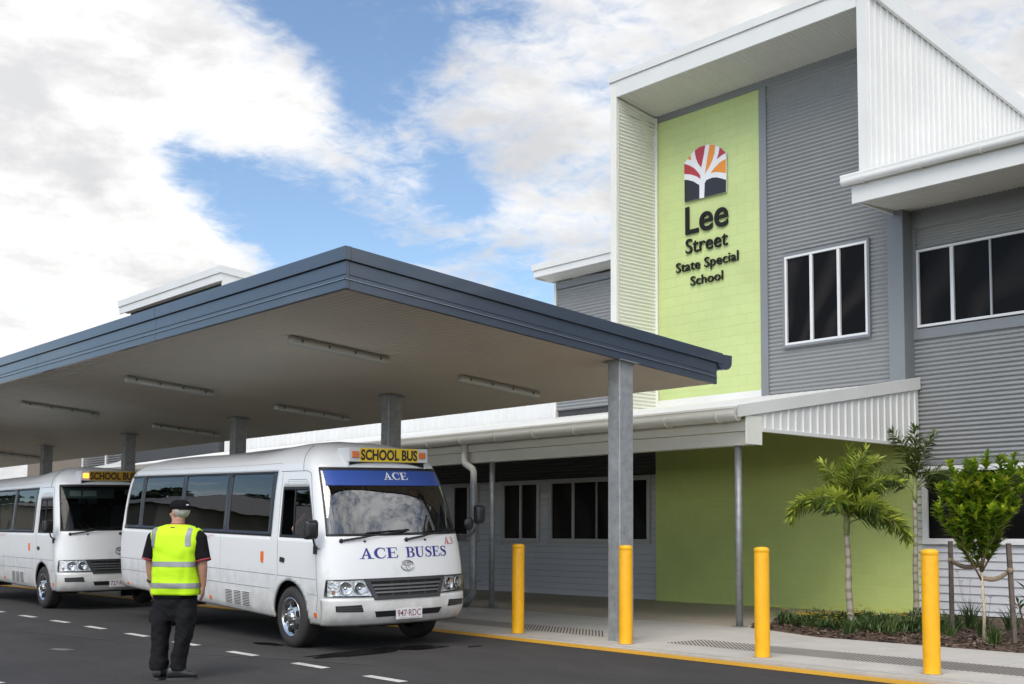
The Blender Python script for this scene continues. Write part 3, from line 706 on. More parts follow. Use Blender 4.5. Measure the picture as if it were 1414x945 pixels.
# ------------------------------------------------------------------ sign and wall lettering
S = thing('school_sign', 'black raised lettering and tree emblem reading Lee Street State Special School on the lime wall', 'sign', (-15.15, YF-.02, 8.))
E_ = {'plate':[(-15.704,8.309),(-15.698,9.122),(-15.619,9.194),(-15.52,9.263),(-15.41,9.336),(-15.277,9.37),(-15.146,9.372),(-15.015,9.354),(-14.886,9.307),(-14.782,9.238),(-14.689,9.155),(-14.614,9.077),(-14.622,8.289)],
'k1':[(-15.696,8.306),(-15.697,8.777),(-15.597,8.751),(-15.452,8.686),(-15.303,8.58),(-15.305,8.299)],
'k2':[(-15.179,8.297),(-15.164,8.587),(-15.116,8.643),(-14.974,8.658),(-14.857,8.639),(-14.718,8.581),(-14.62,8.531),(-14.624,8.29)],
'r1':[(-15.698,9.112),(-15.571,9.053),(-15.426,8.952),(-15.318,8.831),(-15.278,8.765),(-15.278,8.704),(-15.378,8.778),(-15.523,8.85),(-15.699,8.9)],
'o1':[(-15.619,9.194),(-15.533,9.256),(-15.509,9.148),(-15.57,9.174)],
'r2':[(-15.41,9.332),(-15.277,9.366),(-15.141,9.367),(-15.183,9.181),(-15.232,9.002),(-15.252,8.931),(-15.328,9.025),(-15.388,9.154),(-15.416,9.276)],
'o2':[(-15.034,9.353),(-14.886,9.307),(-14.911,9.134),(-14.971,8.997),(-15.055,8.884),(-15.158,8.77),(-15.101,9.047),(-15.064,9.209)],
'r3':[(-14.777,9.237),(-14.689,9.155),(-14.621,9.082),(-14.737,9.054),(-14.854,9.007),(-14.806,9.108)],
'o3':[(-14.622,8.961),(-14.625,8.672),(-14.763,8.722),(-14.88,8.753),(-15.016,8.762),(-14.926,8.835),(-14.785,8.924)]}
mb = MB(); mb.prism([(x, YF-.05, z) for x, z in E_['plate']], (0, .025, 0)); pl = mb.build('emblem', SIGNW, S)
mb = MB(); mm = {'k': 0, 'r': 1, 'o': 2}
for k, p in E_.items():
    if k != 'plate': mb.prism([(x, YF-.0525, z) for x, z in p], (0, .004, 0), mm[k[0]])
mb.build('emblem_panel', [SIGNK, SIGNR, SIGNO], pl)
def wall_text(body, x0, x1, z0, z1, bold, ref):
    pv, pf = fit_text(body, x0, x1, z0, z1, bold, ref=ref)
    if ' ' in body:                              # each word its own piece
        sp = sorted((min(pv[i][0] for i in f), max(pv[i][0] for i in f)) for f in pf); far = sp[0][1]; best = (0, 0)
        for a, b in sp:
            if a-far > best[0]: best = (a-far, (a+far)/2)
            far = max(far, b)
        for side in (0, 1): word_geo(pv, [f for f in pf if (pv[f[0]][0] > best[1]) == bool(side)])
    else: word_geo(pv, pf)
def word_geo(pv, pf):
    used = sorted({i for f in pf for i in f}); ix = {q: k for k, q in enumerate(used)}; pv = [pv[q] for q in used]; pf = [tuple(ix[i] for i in f) for f in pf]
    mb = MB(); n = len(pv)
    ya, yb = YF-.042, YF-.015
    mb.add([(x, ya, z) for x, z in pv]+[(x, yb, z) for x, z in pv], [f for f in pf]+[tuple(n+i for i in f)[::-1] for f in pf])
    cnt = {}
    for f_ in pf:
        for i in range(len(f_)):
            a, b = f_[i], f_[(i+1) % len(f_)]; key = (min(a,b), max(a,b)); cnt.setdefault(key, []).append((a, b))
    for e in cnt.values():
        if len(e) == 1:
            a, b = e[0]; mb.f.append((b, a, n+a, n+b)); mb.m.append(0); mb.sm.append(False)
    return mb.build('lettering', LETTER, S, recalc=False)
wall_text('Lee', -15.693, -14.595, 7.625, 8.195, .011, 'L')
wall_text('Street', -15.69, -14.61, 7.222, 7.53, .004, 'S')
wall_text('State Special', -15.95, -14.35, 6.872, 7.075, .004, 'S')
wall_text('School', -15.566, -14.735, 6.55, 6.74, .004, 'S')
# ------------------------------------------------------------------ bus shelter canopy
C = thing('bus_shelter', 'long flat blue grey bus canopy on galvanised columns over the two buses', 'shelter', (-10.45, 10.9, .15))
CX0, CX1, CY0, CY1 = -46., -10.3, 6.70, 12.73
cz = lambda y: 4.01-(y-6.70)*.0779          # soffit
def slab(mb, x0, x1, y0, y1, za, zb, mi=0):
    v = [(x0,y0,cz(y0)+za),(x1,y0,cz(y0)+za),(x1,y1,cz(y1)+za),(x0,y1,cz(y1)+za),(x0,y0,cz(y0)+zb),(x1,y0,cz(y0)+zb),(x1,y1,cz(y1)+zb),(x0,y1,cz(y1)+zb)]
    mb.add(v, [(0,3,2,1),(4,5,6,7),(0,1,5,4),(1,2,6,5),(2,3,7,6),(3,0,4,7)], mi)
# front fascia in lengths with open butt joints, three folds deep
joints = [CX1, -14.84, -19.23, -24.2, -29.2, -34.2, -39.2, CX0]
for i in range(len(joints)-1):
    a, b = joints[i+1]+.004, joints[i]-(.004 if i else 0)
    mb = MB()
    for za, zb, out in ((.0,.095,.0),(.095,.102,.012),(.102,.142,.0),(.148,.288,.0),(.296,.44,.028)):
        b2 = b+out if i == 0 else b
        mb.box(a, b2, CY0-out, CY0+.05, cz(CY0)+za, cz(CY0)+zb)
    mb.box(a, b-.001, CY0+.012, CY0+.045, cz(CY0)+.002, cz(CY0)+.43)
    mb.build('fascia', NAVY, C, bevel=.003)
mb = MB()
for za, zb, out in ((.0,.095,.0),(.095,.102,.012),(.102,.142,.0),(.148,.288,.0),(.296,.44,.028)):
    slab(mb, CX1-.05, CX1+out, CY0+.051, CY1+(.0 if za < .29 else .10), za, zb)
slab(mb, CX1-.045, CX1-.012, CY0+.051, CY1-.002, .002, .43)
mb.build('fascia', NAVY, C, bevel=.003)
GLINT = mat('fold_glint', (.42,.46,.52), .25, metal=.4)  # pale strips stand in for the glint along the fascia fold
mb = MB(); slab(mb, CX1+.0, CX1+.0145, CY0-.010, CY1-.002, .096, .1005); mb.build('fascia_glint', GLINT, C)
mb = MB(); mb.box(CX0, CX1, CY0-.0145, CY0-.0005, cz(CY0)+.096, cz(CY0)+.1005); mb.build('fascia_glint', GLINT, C)
mb = MB(); slab(mb, CX0, CX1-.05, CY0+.05, CY1+.1, .38, .43); mb.build('roof', NAVY, C)
mb = MB(); P_ = prof_corr(CY0+.05, CY1, .085, .010, 5)
vs = [(x, a, cz(a)+.012-d) for a, d in P_ for x in (CX0, CX1-.05)]
mb.add(vs, [(2*i, 2*i+1, 2*i+3, 2*i+2) for i in range(len(P_)-1)], 0, True); mb.build('soffit', SOFFIT, C, recalc=False)
mb = MB(); slab(mb, CX0, CX1-.05, CY1-.03, CY1+.0, .03, .36); mb.build('back_fascia', NAVY, C)
# gutter along the building side: quad section
mb = MB(); pr = []
zt = cz(CY1)+.42
for i in range(13): pr.append((CY1+.15+.15*math.cos(RAD(-150+150*i/12)), zt-.10+.11*math.sin(RAD(-150+150*i/12))))
pr = [(CY1+.01, zt), (CY1+.01, zt-.13)]+pr+[(CY1+.305, zt+.0), (CY1+.295, zt+.0)]
n = len(pr)
mb.add([(x, a, b) for x in (CX0, CX1+.02) for a, b in pr], [(i, i+1, n+i+1, n+i) for i in range(n-1)], 0, True)
mb.add([(CX1+.02, a, b) for a, b in pr], [tuple(range(n))]); mb.add([(CX0, CY1, zt-.05), (CX1, CY1, zt-.05), (CX1, CY1+.30, zt-.05), (CX0, CY1+.30, zt-.05)], [(0,1,2,3)])
mb.build('gutter', NAVY, C)
for k in range(7):
    x = -10.54-5.03*k
    mb = MB(); top = cz(10.84)
    v = [(x, 10.84, .15), (x+.21, 10.84, .15), (x+.21, 11.09, .15), (x, 11.09, .15)]
    mb.add(v+[(a, b, cz(b)-.002) for a, b, _ in v], [(0,1,5,4),(1,2,6,5),(2,3,7,6),(3,0,4,7)])
    c_ = mb.build('column', GALV, C, bevel=.012)
    p = MB(); slab(p, x-.07, x+.28, 10.81, 11.12, -.012, -.001); p.build('cap_plate', GALV, c_)
    if k == 0:
        p = MB()
        for i in range(4): p.box(x+.04, x+.17, 10.833, 10.84, .30, .30) if False else None

LAMPW = mat('lamp_diffuser', (.62,.62,.58), .35); LAMPB = mat('lamp_tray', (.34,.33,.30), .5); CLIP = mat('lamp_clip', (.10,.10,.09), .5)
def strip_light(x, y, label):
    L_ = thing('ceiling_light', label, 'light', (0, 0, 0), 'strip lights under the canopy')
    mb = MB(); mb.box(-.06, .06, -.74, .74, -.04, 0); mb.build('tray', LAMPB, L_)
    mb = MB(); prof = [(-.068, -.035), (-.066, -.07), (-.045, -.092), (.045, -.092), (.066, -.07), (.068, -.035)]
    mb.loft([[(a*s, yy, b*(1 if s == 1 else .9)) for a, b in prof] for yy, s in ((-.75, .8), (-.73, 1), (.73, 1), (.75, .8))], 0, True); mb.build('diffuser', LAMPW, L_)
    for yy in (-.6, -.2, .2, .6):
        mb = MB(); mb.box(-.074, .074, yy-.012, yy+.012, -.06, -.02); mb.build('clip', CLIP, L_)
    return L_
lights = [(-12.95, 8.36, 'closest strip light under the canopy, nearest its front corner'), (-18.0, 8.40, 'second strip light in the row along the canopy front edge'), (-22.8, 8.42, 'third strip light in the row along the canopy front edge'),
 (-13.05, 11.18, 'strip light under the canopy right of the column behind the front bus'), (-18.2, 11.19, 'strip light under the canopy above the front bus roof'), (-23.15, 11.19, 'strip light under the canopy above the rear of the front bus'), (-33.8, 11.35, 'strip light under the canopy at the left edge above the second bus')]
L0 = None
for x, y, lab in lights:
    if L0 is None: L0 = strip_light(x, y, lab); o = L0
    else: o = dup(L0, lab)
    o.location = (x, y, cz(y)-.002); o.rotation_euler = (-math.atan(.0779), 0, 0)
# ------------------------------------------------------------------ minibuses (local x forward, y to the kerb side, z up)
BWHITE = mat('bus_white', (.77,.77,.765), .25, coat=.4, bump=(1.6,.10))
# thin road film low on the panels
_n = BWHITE.node_tree; _t = _n.nodes.new('ShaderNodeTexCoord'); _s = _n.nodes.new('ShaderNodeSeparateXYZ'); _n.links.new(_t.outputs['Object'], _s.inputs[0])
_z = _n.nodes.new('ShaderNodeTexNoise'); _z.inputs['Scale'].default_value = 5.; _z.inputs['Detail'].default_value = 7; _n.links.new(_t.outputs['Object'], _z.inputs['Vector'])
_a = _n.nodes.new('ShaderNodeMath'); _a.operation = 'MULTIPLY_ADD'; _n.links.new(_z.outputs['Fac'], _a.inputs[0]); _a.inputs[1].default_value = -.9; _n.links.new(_s.outputs['Z'], _a.inputs[2])
_m = _n.nodes.new('ShaderNodeMapRange'); _n.links.new(_a.outputs[0], _m.inputs[0]); _m.inputs[1].default_value = -.18; _m.inputs[2].default_value = .45; _m.inputs[3].default_value = 1.; _m.inputs[4].default_value = 0.
_x = _n.nodes.new('ShaderNodeMix'); _x.data_type = 'RGBA'; _n.links.new(_m.outputs[0], _x.inputs['Factor']); _x.inputs['A'].default_value = (.77,.77,.765,1); _x.inputs['B'].default_value = (.52,.50,.465,1)
_n.links.new(_x.outputs['Result'], _n.nodes['Principled BSDF'].inputs['Base Color'])
BBACK  = mat('bus_lining', (.14,.14,.135), .8)
BGLASS = glass_mat('bus_glass', (.13,.155,.15), 2.1)
WGLASS = glass_mat('windscreen_glass', (.46,.53,.51), 2.35)
CLEAR  = glass_mat('lens_clear', (.93,.94,.94), 1.45)
SEAL   = mat('seal_black', (.014,.014,.016), .4)
FRAMEB = mat('window_frame_dark', (.020,.023,.030), .3)
GAP    = mat('panel_gap', (.10,.10,.10), .7)
TRIMK  = mat('black_plastic', (.016,.016,.017), .38, bump=(200,.05))
CHROME = mat('chrome', (.60,.60,.60), .20, metal=1., var=(12,.15))
REFL   = mat('reflector', (.82,.82,.82), .30, metal=.85, var=(24,.25), bump=(30,.6))
TYRE   = mat('tyre_rubber', (.030,.026,.025), .75, var=(6,.2), bump=(60,.1))
AMBER  = mat('amber_lens', (.72,.16,.01), .25, coat=.5)
AMBERL = mat('amber_lit', (.9,.30,.02), .3, emit=((1.,.34,.03), 2.2))
SIGNY  = mat('sign_yellow', (.86,.60,.02), .45)
SIGND  = mat('sign_yellow_dull', (.50,.29,.015), .45)
BLUE   = mat('banner_blue', (.035,.085,.34), .35)
INK    = mat('ink_blue', (.022,.025,.23), .4)
RED    = mat('ink_red', (.50,.05,.04), .4)
MAROON = mat('plate_maroon', (.16,.015,.03), .45)
BROWNK = mat('sign_ink', (.040,.015,.01), .5)
PAPER  = mat('paper', (.72,.72,.70), .6)
SEATM  = mat('seat_cloth', (.055,.06,.075), .9)
PINKT  = mat('small_print', (.52,.22,.22), .6)
CHASS  = mat('chassis', (.014,.013,.012), .8)
GRILLM = mat('grille_bar', (.16,.16,.16), .35, metal=.5)

def pch(xs, ys):
    xs = np.array(xs, float); ys = np.array(ys, float)
    h = np.diff(xs); d = np.diff(ys)/h; m = np.zeros_like(ys); m[0] = d[0]; m[-1] = d[-1]
    for i in range(1, len(xs)-1):
        if d[i-1]*d[i] > 0:
            w1, w2 = 2*h[i]+h[i-1], h[i]+2*h[i-1]; m[i] = (w1+w2)/(w1/d[i-1]+w2/d[i])
    def f(x):
        x = min(max(x, xs[0]), xs[-1]); i = min(int(np.searchsorted(xs, x, side='right'))-1, len(xs)-2)
        t = (x-xs[i])/h[i]
        return float(ys[i]*(1+2*t)*(1-t)**2+h[i]*m[i]*t*(1-t)**2+ys[i+1]*t*t*(3-2*t)+h[i]*m[i+1]*t*t*(t-1))
    return f
bw_ = pch([.33,.42,.66,.9,1.3,1.38,2.17,2.25,2.33,2.41,2.48,2.53,2.57], [.955,.985,1.0,1.012,1.004,.995,.902,.875,.825,.73,.60,.44,.10])
bxf = pch([.33,.42,.52,.66,.72,.9,1.2,1.38,2.2,2.30,2.38,2.45,2.52,2.57], [1.085,1.14,1.165,1.16,1.145,1.125,1.07,1.02,.66,.57,.47,.34,.12,-.45])
bxr = pch([.33,.45,1.0,1.38,2.1,2.25,2.38,2.48,2.57], [-5.80,-5.84,-5.86,-5.84,-5.68,-5.56,-5.35,-5.0,-3.9])
LC, NF, LR, NR = .34, 2.5, .32, 2.6
Axz = lambda z: bxf(z)-LC
def zwarp(x, z):
    if z > 2.24:                                 # high roof shoulder over the cab
        s = min(1, max(0, (x+1.7)/1.3)); s = s*s*(3-2*s)
        z = 2.24+(z-2.24)*(.74+.26*s)
    if z < .62 and x < 0: z += .10*(-x/5.8)*(1-(z-.33)/.29)
    return z
def P_front(t, z):
    x = bxf(z)-LC+LC*(1-min(1, abs(t))**NF)**(1/NF); return (x, t*bw_(z), zwarp(x, z))
def P_rear(t, z):
    x = bxr(z)+LR-LR*(1-min(1, abs(t))**NR)**(1/NR); return (x, t*bw_(z), zwarp(x, z))
def P_side(x, z, s=-1):
    a = Axz(z)
    if x > a:
        k = min(1, (x-a)/LC); t = (1-k**NF)**(1/NF); return (x, s*t*bw_(z), zwarp(x, z))
    return (x, s*bw_(z), zwarp(x, z))
def FY(y, z): return P_front(y/bw_(z), z)
def nrm(fn, u, v, out):
    e = .004; p = Vector(fn(u, v)); a = Vector(fn(u+e, v))-Vector(fn(u-e, v)); b = Vector(fn(u, v+e))-Vector(fn(u, v-e))
    n = a.cross(b)
    if n.length < 1e-9: return Vector(out)
    n.normalize()
    return n if n.dot(Vector(out)) > 0 else -n
def on(fn, u, v, off, out):
    return Vector(fn(u, v))+nrm(fn, u, v, out)*off
SD = lambda x, z: P_side(x, z, -1)
SDL = lambda x, z: P_side(x, z, 1)
OUT = {id(SD): (0,-1,0), id(SDL): (0,1,0), id(FY): (1,0,0)}
def patch(mb, fn, c, nu=8, nv=4, off=.003, depth=.012, mi=0, smooth=True):
    """c: four (u,v) corners BL BR TR TL; a thin plate that follows the body"""
    out = OUT[id(fn)]; g = []
    for j in range(nv+1):
        for i in range(nu+1):
            a, b = i/nu, j/nv
            u = (1-b)*((1-a)*c[0][0]+a*c[1][0])+b*((1-a)*c[3][0]+a*c[2][0]); v = (1-b)*((1-a)*c[0][1]+a*c[1][1])+b*((1-a)*c[3][1]+a*c[2][1])
            g.append(on(fn, u, v, off, out))
    mb.add(g, [(j*(nu+1)+i, j*(nu+1)+i+1, (j+1)*(nu+1)+i+1, (j+1)*(nu+1)+i) for j in range(nv) for i in range(nu)], mi, smooth)
    if depth:
        ring = [i for i in range(nu+1)]+[(j+1)*(nu+1)-1 for j in range(1, nv+1)]+[nv*(nu+1)+i for i in range(nu-1, -1, -1)]+[j*(nu+1) for j in range(nv-1, 0, -1)]
        ctr = []
        for k in ring: ctr.append(g[k]-Vector(out)*depth)
        m = len(ring); mb.add([g[k] for k in ring]+ctr, [(k, (k+1) % m, m+(k+1) % m, m+k) for k in range(m)], mi)
def poly(mb, fn, pts, off=.003, depth=.01, mi=0):
    """small polygon following the body (fan from its centre)"""
    out = OUT[id(fn)]; n = len(pts)
    cu, cv = sum(p[0] for p in pts)/n, sum(p[1] for p in pts)/n
    v = [on(fn, u, w_, off, out) for u, w_ in pts]; mb.add(v+[on(fn, cu, cv, off, out)], [(i, (i+1) % n, n) for i in range(n)], mi)
    if depth: mb.add(v+[p-Vector(out)*depth for p in v], [(i, (i+1) % n, n+(i+1) % n, n+i) for i in range(n)], mi)
def rrect(u0, u1, v0, v1, r, n=5):
    o = []
    for cx, cy_, a in ((u1-r, v0+r, -90), (u1-r, v1-r, 0), (u0+r, v1-r, 90), (u0+r, v0+r, 180)):
        for i in range(n+1): o.append((cx+r*math.cos(RAD(a+90*i/n)), cy_+r*math.sin(RAD(a+90*i/n))))
    return o
def seam(mb, fn, pts, wd=.007, off=.0012, mi=0):
    out = OUT[id(fn)]; L_, R_ = [], []
    dens = []
    for a, b in zip(pts[:-1], pts[1:]):
        k = max(1, int(math.hypot(b[0]-a[0], b[1]-a[1])/.06)); dens += [(a[0]+(b[0]-a[0])*i/k, a[1]+(b[1]-a[1])*i/k) for i in range(k)]
    dens.append(pts[-1])
    for i, p in enumerate(dens):
        q, r = dens[max(0, i-1)], dens[min(len(dens)-1, i+1)]; d = Vector((r[0]-q[0], r[1]-q[1])); d.normalize(); n = (-d.y*wd/2, d.x*wd/2)
        L_.append(on(fn, p[0]+n[0], p[1]+n[1], off, out)); R_.append(on(fn, p[0]-n[0], p[1]-n[1], off, out))
    m = len(dens); mb.add(L_+R_, [(i, i+1, m+i+1, m+i) for i in range(m-1)], mi, True)
def decal_serif(mb, fn, word, u0, u1, v0, v1, off=.003, mi=0, rise=0.):
    pcs, wdt = serif_geo(word); out = OUT[id(fn)]
    for p, lay in pcs:
        pts = []
        for i in range(len(p)):
            a, b = p[i], p[(i+1) % len(p)]
            for k in range(3): pts.append((a[0]+(b[0]-a[0])*k/3, a[1]+(b[1]-a[1])*k/3))
        q = []
        for x, y in pts:
            s = x/wdt; q.append(on(fn, u0+(u1-u0)*s, v0+(v1-v0)*y+rise*s, off+lay*.00025, out))
        mb.add(q, [tuple(range(len(q)))], mi)
def decal_text(mb, fn, body, u0, u1, v0, v1, off=.003, mi=0, bold=0., ref=None):
    pv, pf = fit_text(body, u0, u1, v0, v1, bold, ref=ref); out = OUT[id(fn)]
    mb.add([on(fn, a, b, off, out) for a, b in pv], pf, mi)

# ring of columns and stack of levels
XS = []
def fill(a, b, step): 
    k = max(1, int(round((b-a)/step))); return [a+(b-a)*i/k for i in range(k)]
brk = [-5.50,-4.92,-4.79,-4.42,-3.45,-3.37,-3.24,-1.88,-1.73,-.60,-.56,-.45,-.28]
for a, b in zip(brk[:-1], brk[1:]):
    XS += fill(a, b, .036 if (-4.6 < a < -3.3 or a >= -.61) else .13)
XS.append(-.28)
AF = [.04]+[.04+.91*i/26 for i in range(1, 27)]+[.975, 1.0]     # stretch of the cab door up to the corner
TF = [.995,.985,.97,.957,.945,.93,.915,.89,.85,.80,.74,.66,.57,.47,.36,.24,.12,0]
FT = [-t for t in TF]+[t for t in TF[:-1]][::-1]
RT = [.99,.96,.92,.86,.78,.68,.55,.4,.2,0]; RT = [t for t in RT]+[-t for t in RT[:-1]][::-1]
COLS = [('R', x) for x in XS]+[('RA', f) for f in AF]+[('F', t) for t in FT]+[('LA', f) for f in AF[::-1]]+[('L', x) for x in XS[::-1]]+[('B', t) for t in RT]
LV = []
zb_ = [.33,.42,.55,.655,.675,.87,1.30,1.345,1.38,1.41,1.93,1.97,2.09,2.14,2.17,2.205,2.25]
for a, b in zip(zb_[:-1], zb_[1:]): LV += fill(a, b, .035 if a < .87 else .07)
LV += [2.25,2.28,2.31,2.34,2.37,2.40,2.43,2.455,2.48,2.50,2.52,2.535,2.548,2.558,2.565,2.57]
def spoint(c, z):
    k, q = c; A_ = Axz(z); xe = min(-.28, A_-.10)
    if k in 'RL':
        x = q if q < -1.8 else -1.8+(q+1.8)*(xe+1.8)/1.52
        y = bw_(z); x = max(x, bxr(z)+LR); return (x, -y if k == 'R' else y, zwarp(x, z))
    if k in ('RA', 'LA'):
        x = xe+q*(A_-xe); y = bw_(z); return (x, -y if k == 'RA' else y, zwarp(x, z))
    return P_front(q, z) if k == 'F' else P_rear(q, z)
ARCH = [(.045, .372, .452), (-3.895, .372, .452)]

def make_bus(root, cfg):
    nC, nL = len(COLS), len(LV)
    G = np.array([[spoint(c, z) for c in COLS] for z in LV])          # level, column, xyz
    hole = np.zeros((nL, nC), bool)
    for j in range(nL):
        if LV[j] > .95: break
        for i, c in enumerate(COLS):
            if c[0] in ('R','L','RA','LA'):
                x, y, z = G[j, i]
                for ax, az, r in ARCH:
                    d = math.hypot(x-ax, z-az)
                    if d < r+.02:
                        if d > r-.022:
                            G[j, i, 0] = ax+(x-ax)*r/d; G[j, i, 2] = az+(z-az)*r/d
                        hole[j, i] = True
    def cls(j, i):
        c, c2 = COLS[i], COLS[(i+1) % nC]; z0, z1 = LV[j], LV[j+1]; zm = (z0+z1)/2
        i2 = (i+1) % nC
        if hole[j,i] and hole[j,i2] and hole[j+1,i] and hole[j+1,i2]: return None
        k = c[0] if c[0] == c2[0] else 'X'
        if k in ('R', 'L'):
            xm = (c[1]+c2[1])/2
            if 1.345 < zm < 2.17 and xm < -.45:
                if 1.41 < zm < 2.14:
                    for n_, (a, b) in enumerate(((-5.5,-4.92), (-4.79,-3.37), (-3.24,-1.88), (-1.73,-.56))):
                        if a < xm < b: return 'pane%s%d' % (k, n_)
                return 'frame'
        if k in ('RA', 'LA'):
            fm = (c[1]+c2[1])/2
            if 1.345 < zm < 1.97 and .03 < fm < .96:
                return ('cab'+k) if (1.38 < zm < 1.93 and .07 < fm < .93) else 'cabframe'
        if k == 'F':
            tm = (c[1]+c2[1])/2
            if 1.38 < zm < 2.205 and abs(tm) < .945:
                return 'screen' if (1.41 < zm < 2.17 and abs(tm) < .93) else 'screenseal'
            if zm < .665: return 'bumper'
        if k in ('X',) and zm < .665 and ('F' in (c[0], c2[0])): return 'bumper'
        if k == 'B' and 1.41 < zm < 2.09 and abs((c[1]+c2[1])/2) < .8: return 'backglass'
        return 'body'
    tags = {}
    for j in range(nL-1):
        for i in range(nC):
            t = cls(j, i)
            if t: tags.setdefault(t, []).append((j, i))
    # smooth normals for offsets
    def normal(j, i):
        a = G[j, (i+1) % nC]-G[j, i-1]; b = G[min(j+1, nL-1), i]-G[max(j-1, 0), i]; n = np.cross(a, b); l = np.linalg.norm(n); return n/l if l > 1e-9 else np.array([0,0,1.])
    def sub(names, off=0., cap=False):
        mb = MB(); idx = {}; vs = []; fs = []
        def V_(j, i):
            if (j, i) not in idx: idx[(j, i)] = len(vs); vs.append(G[j, i]+normal(j, i)*off)
            return idx[(j, i)]
        for n_ in names:
            for j, i in tags.get(n_, []):
                i2 = (i+1) % nC; fs.append((V_(j,i), V_(j,i2), V_(j+1,i2), V_(j+1,i)))
        if cap: fs.append(tuple(V_(nL-1, i) for i in range(nC)))
        mb.add(vs, fs, 0, True); return mb
    def place(names, name, m, parent, off=0., solid=0., cap=False):
        o = sub(names, off, cap).build(name, m, parent, recalc=False)
        if solid:
            s = o.modifiers.new('s', 'SOLIDIFY'); s.thickness = solid; s.offset = -1.; s.use_rim = True
        return o
    body = place(['body'], 'body', [BWHITE, BBACK], root, 0, .03, True)
    body.modifiers['s'].material_offset = 1; body.modifiers['s'].material_offset_rim = 0
    bump = place(['bumper'], 'bumper', BWHITE, root, .010, .035)
    fr = place(['frame'], 'window_band', FRAMEB, root, -.004, .02)
    for k in 'RL':
        for n_ in range(4): place(['pane%s%d' % (k, n_)], 'side_window', BGLASS, root, -.012)
    scr = place(['screen'], 'windscreen', cfg['screen'], root, -.006)
    place(['screenseal'], 'seal', SEAL, scr, .002, .012)
    place(['backglass'], 'rear_window', BGLASS, root, -.006)
    # --- cab doors
    for fn, k in ((SD, 'RA'), (SDL, 'LA')):
        cf = sub(['cabframe'], -.003)
        if k == 'LA': 
            pass
        d = MB()
        seam(d, fn, [(.70,.49),(.745,.66),(.735,.9),(.70,1.3),(.60,1.6),(.44,2.08),(.40,2.14),(.30,2.165),(-.36,2.165)], .008)
        seam(d, fn, [(-.30,2.15),(-.27,1.4),(-.25,.9),(-.30,.80)], .006); seam(d, fn, [(-.15,2.03),(-.13,2.06),(.32,2.06),(.36,2.03)], .006); seam(d, fn, [(-.14,2.0),(-.12,2.035),(.31,2.035),(.35,2.0)], .003)
        door = d.build('cab_door', GAP, root)
        only = [f for f in tags['cabframe'] if COLS[f[1]][0] == k]
        keep = tags['cabframe']; tags['cabframe'] = only; place(['cabframe'], 'door_window_frame', SEAL, door, -.003, .018); tags['cabframe'] = keep
        g = tags['cab'+k]; half = [f for f in g if (COLS[f[1]][1] if True else 0) > .40]; tags['tmp'] = half if (k == 'RA' and cfg['open']) else g
        place(['tmp'], 'door_window', BGLASS, door, -.012)
        bar = MB(); patch(bar, fn, [(.10,1.37),(.125,1.37),(.085,1.94),(.06,1.94)], 2, 8, -.004, .012); bar.build('sash_bar', SEAL, door)
        h = MB(); patch(h, fn, rrq(-.185, -.06, 1.04, 1.105), 4, 3, .012, .03); h.build('handle', TRIMK, door, bevel=.006)
    # --- crease lines along the flanks
    for fn in (SD, SDL):
        s = MB()
        seam(s, fn, [(-5.7,.885),(-.30,.875)], .006); seam(s, fn, [(-.25,.875),(.72,.87)], .006); seam(s, fn, [(-5.75,.70),(-.47,.695)], .006); seam(s, fn, [(.52,.69),(.74,.685)], .005)
        seam(s, fn, [(-1.91,1.34),(-1.91,.70)], .004); seam(s, fn, [(-5.5,2.262),(-3,2.262),(-.4,2.27)], .004); seam(s, fn, [(-1.4,2.17),(-1.36,2.24)], .003)
        s.build('panel_joint', GAP, body)
    # --- roof drip and cab seam over the roof
    s = MB(); pts = [spoint(('RA', .80), z) for z in [2.17,2.2,2.25,2.31,2.37,2.43,2.49,2.54]]
    s.tube([Vector(p)+Vector((0,-.002,.002)) for p in pts], .0035, 5); s.build('roof_joint', GAP, body)
    # --- front details
    hl_ = []
    for s in (-1, 1):
        q = lambda y0, y1: (lambda a, b: [(a, 0), (b, 0)])(s*y0, s*y1)
        c = [(s*.985, .682), (s*.475, .672), (s*.575, .872), (s*.975, .868)]
        if s < 0: pass
        h = MB(); patch(h, FY, c, 14, 6, .006, .03); head = h.build('headlight', REFL, root)
        se = MB(); cc = c+[c[0]]; seam(se, FY, cc, .016, .0075); se.build('headlight_seal', SEAL, head)
        for yy, zz_, r in ((.80,.775,.078), (.635,.772,.072)):
            p = on(FY, s*yy, zz_, .010, (1,0,0)); nn = nrm(FY, s*yy, zz_, (1,0,0)); b = MB()
            b.lathe([(0,-.004),(r*.35,.0),(r*.7,.006),(r*.93,.014),(r,.016),(r*1.05,.008)], (0,0,0), 'z', 20)
            b.lathe([(0,.016),(.014,.014),(.018,.004)], (0,0,0), 'z', 10)
            rot = Vector((0,0,1)).rotation_difference(nn).to_matrix(); b.v = [tuple(rot @ Vector(v)+p) for v in b.v]
            b.build('reflector', CHROME, head)
        b = MB(); patch(b, FY, [(s*.935,.70),(s*.905,.70),(s*.905,.75),(s*.93,.75)], 2, 2, .010, .008); b.build('turn_lamp', mat('amber_pale',(.55,.22,.10),.3), head)
        l_ = MB(); patch(l_, FY, c, 14, 6, .024, .02); l_.build('lens', CLEAR, head)
        f_ = MB(); patch(f_, FY, [(s*.90,.505),(s*.60,.500),(s*.625,.580),(s*.905,.572)], 10, 3, .0145, .02); fo = f_.build('fog_recess', TRIMK, root)
        f_ = MB()
        for zz_ in (.522,.548): patch(f_, FY, [(s*.885,zz_-.006),(s*.62,zz_-.006),(s*.62,zz_+.006),(s*.885,zz_+.006)], 8, 1, .020, .006)
        f_.build('slat', mat('slat_grey', (.05,.05,.052), .4), fo)
    g = MB()
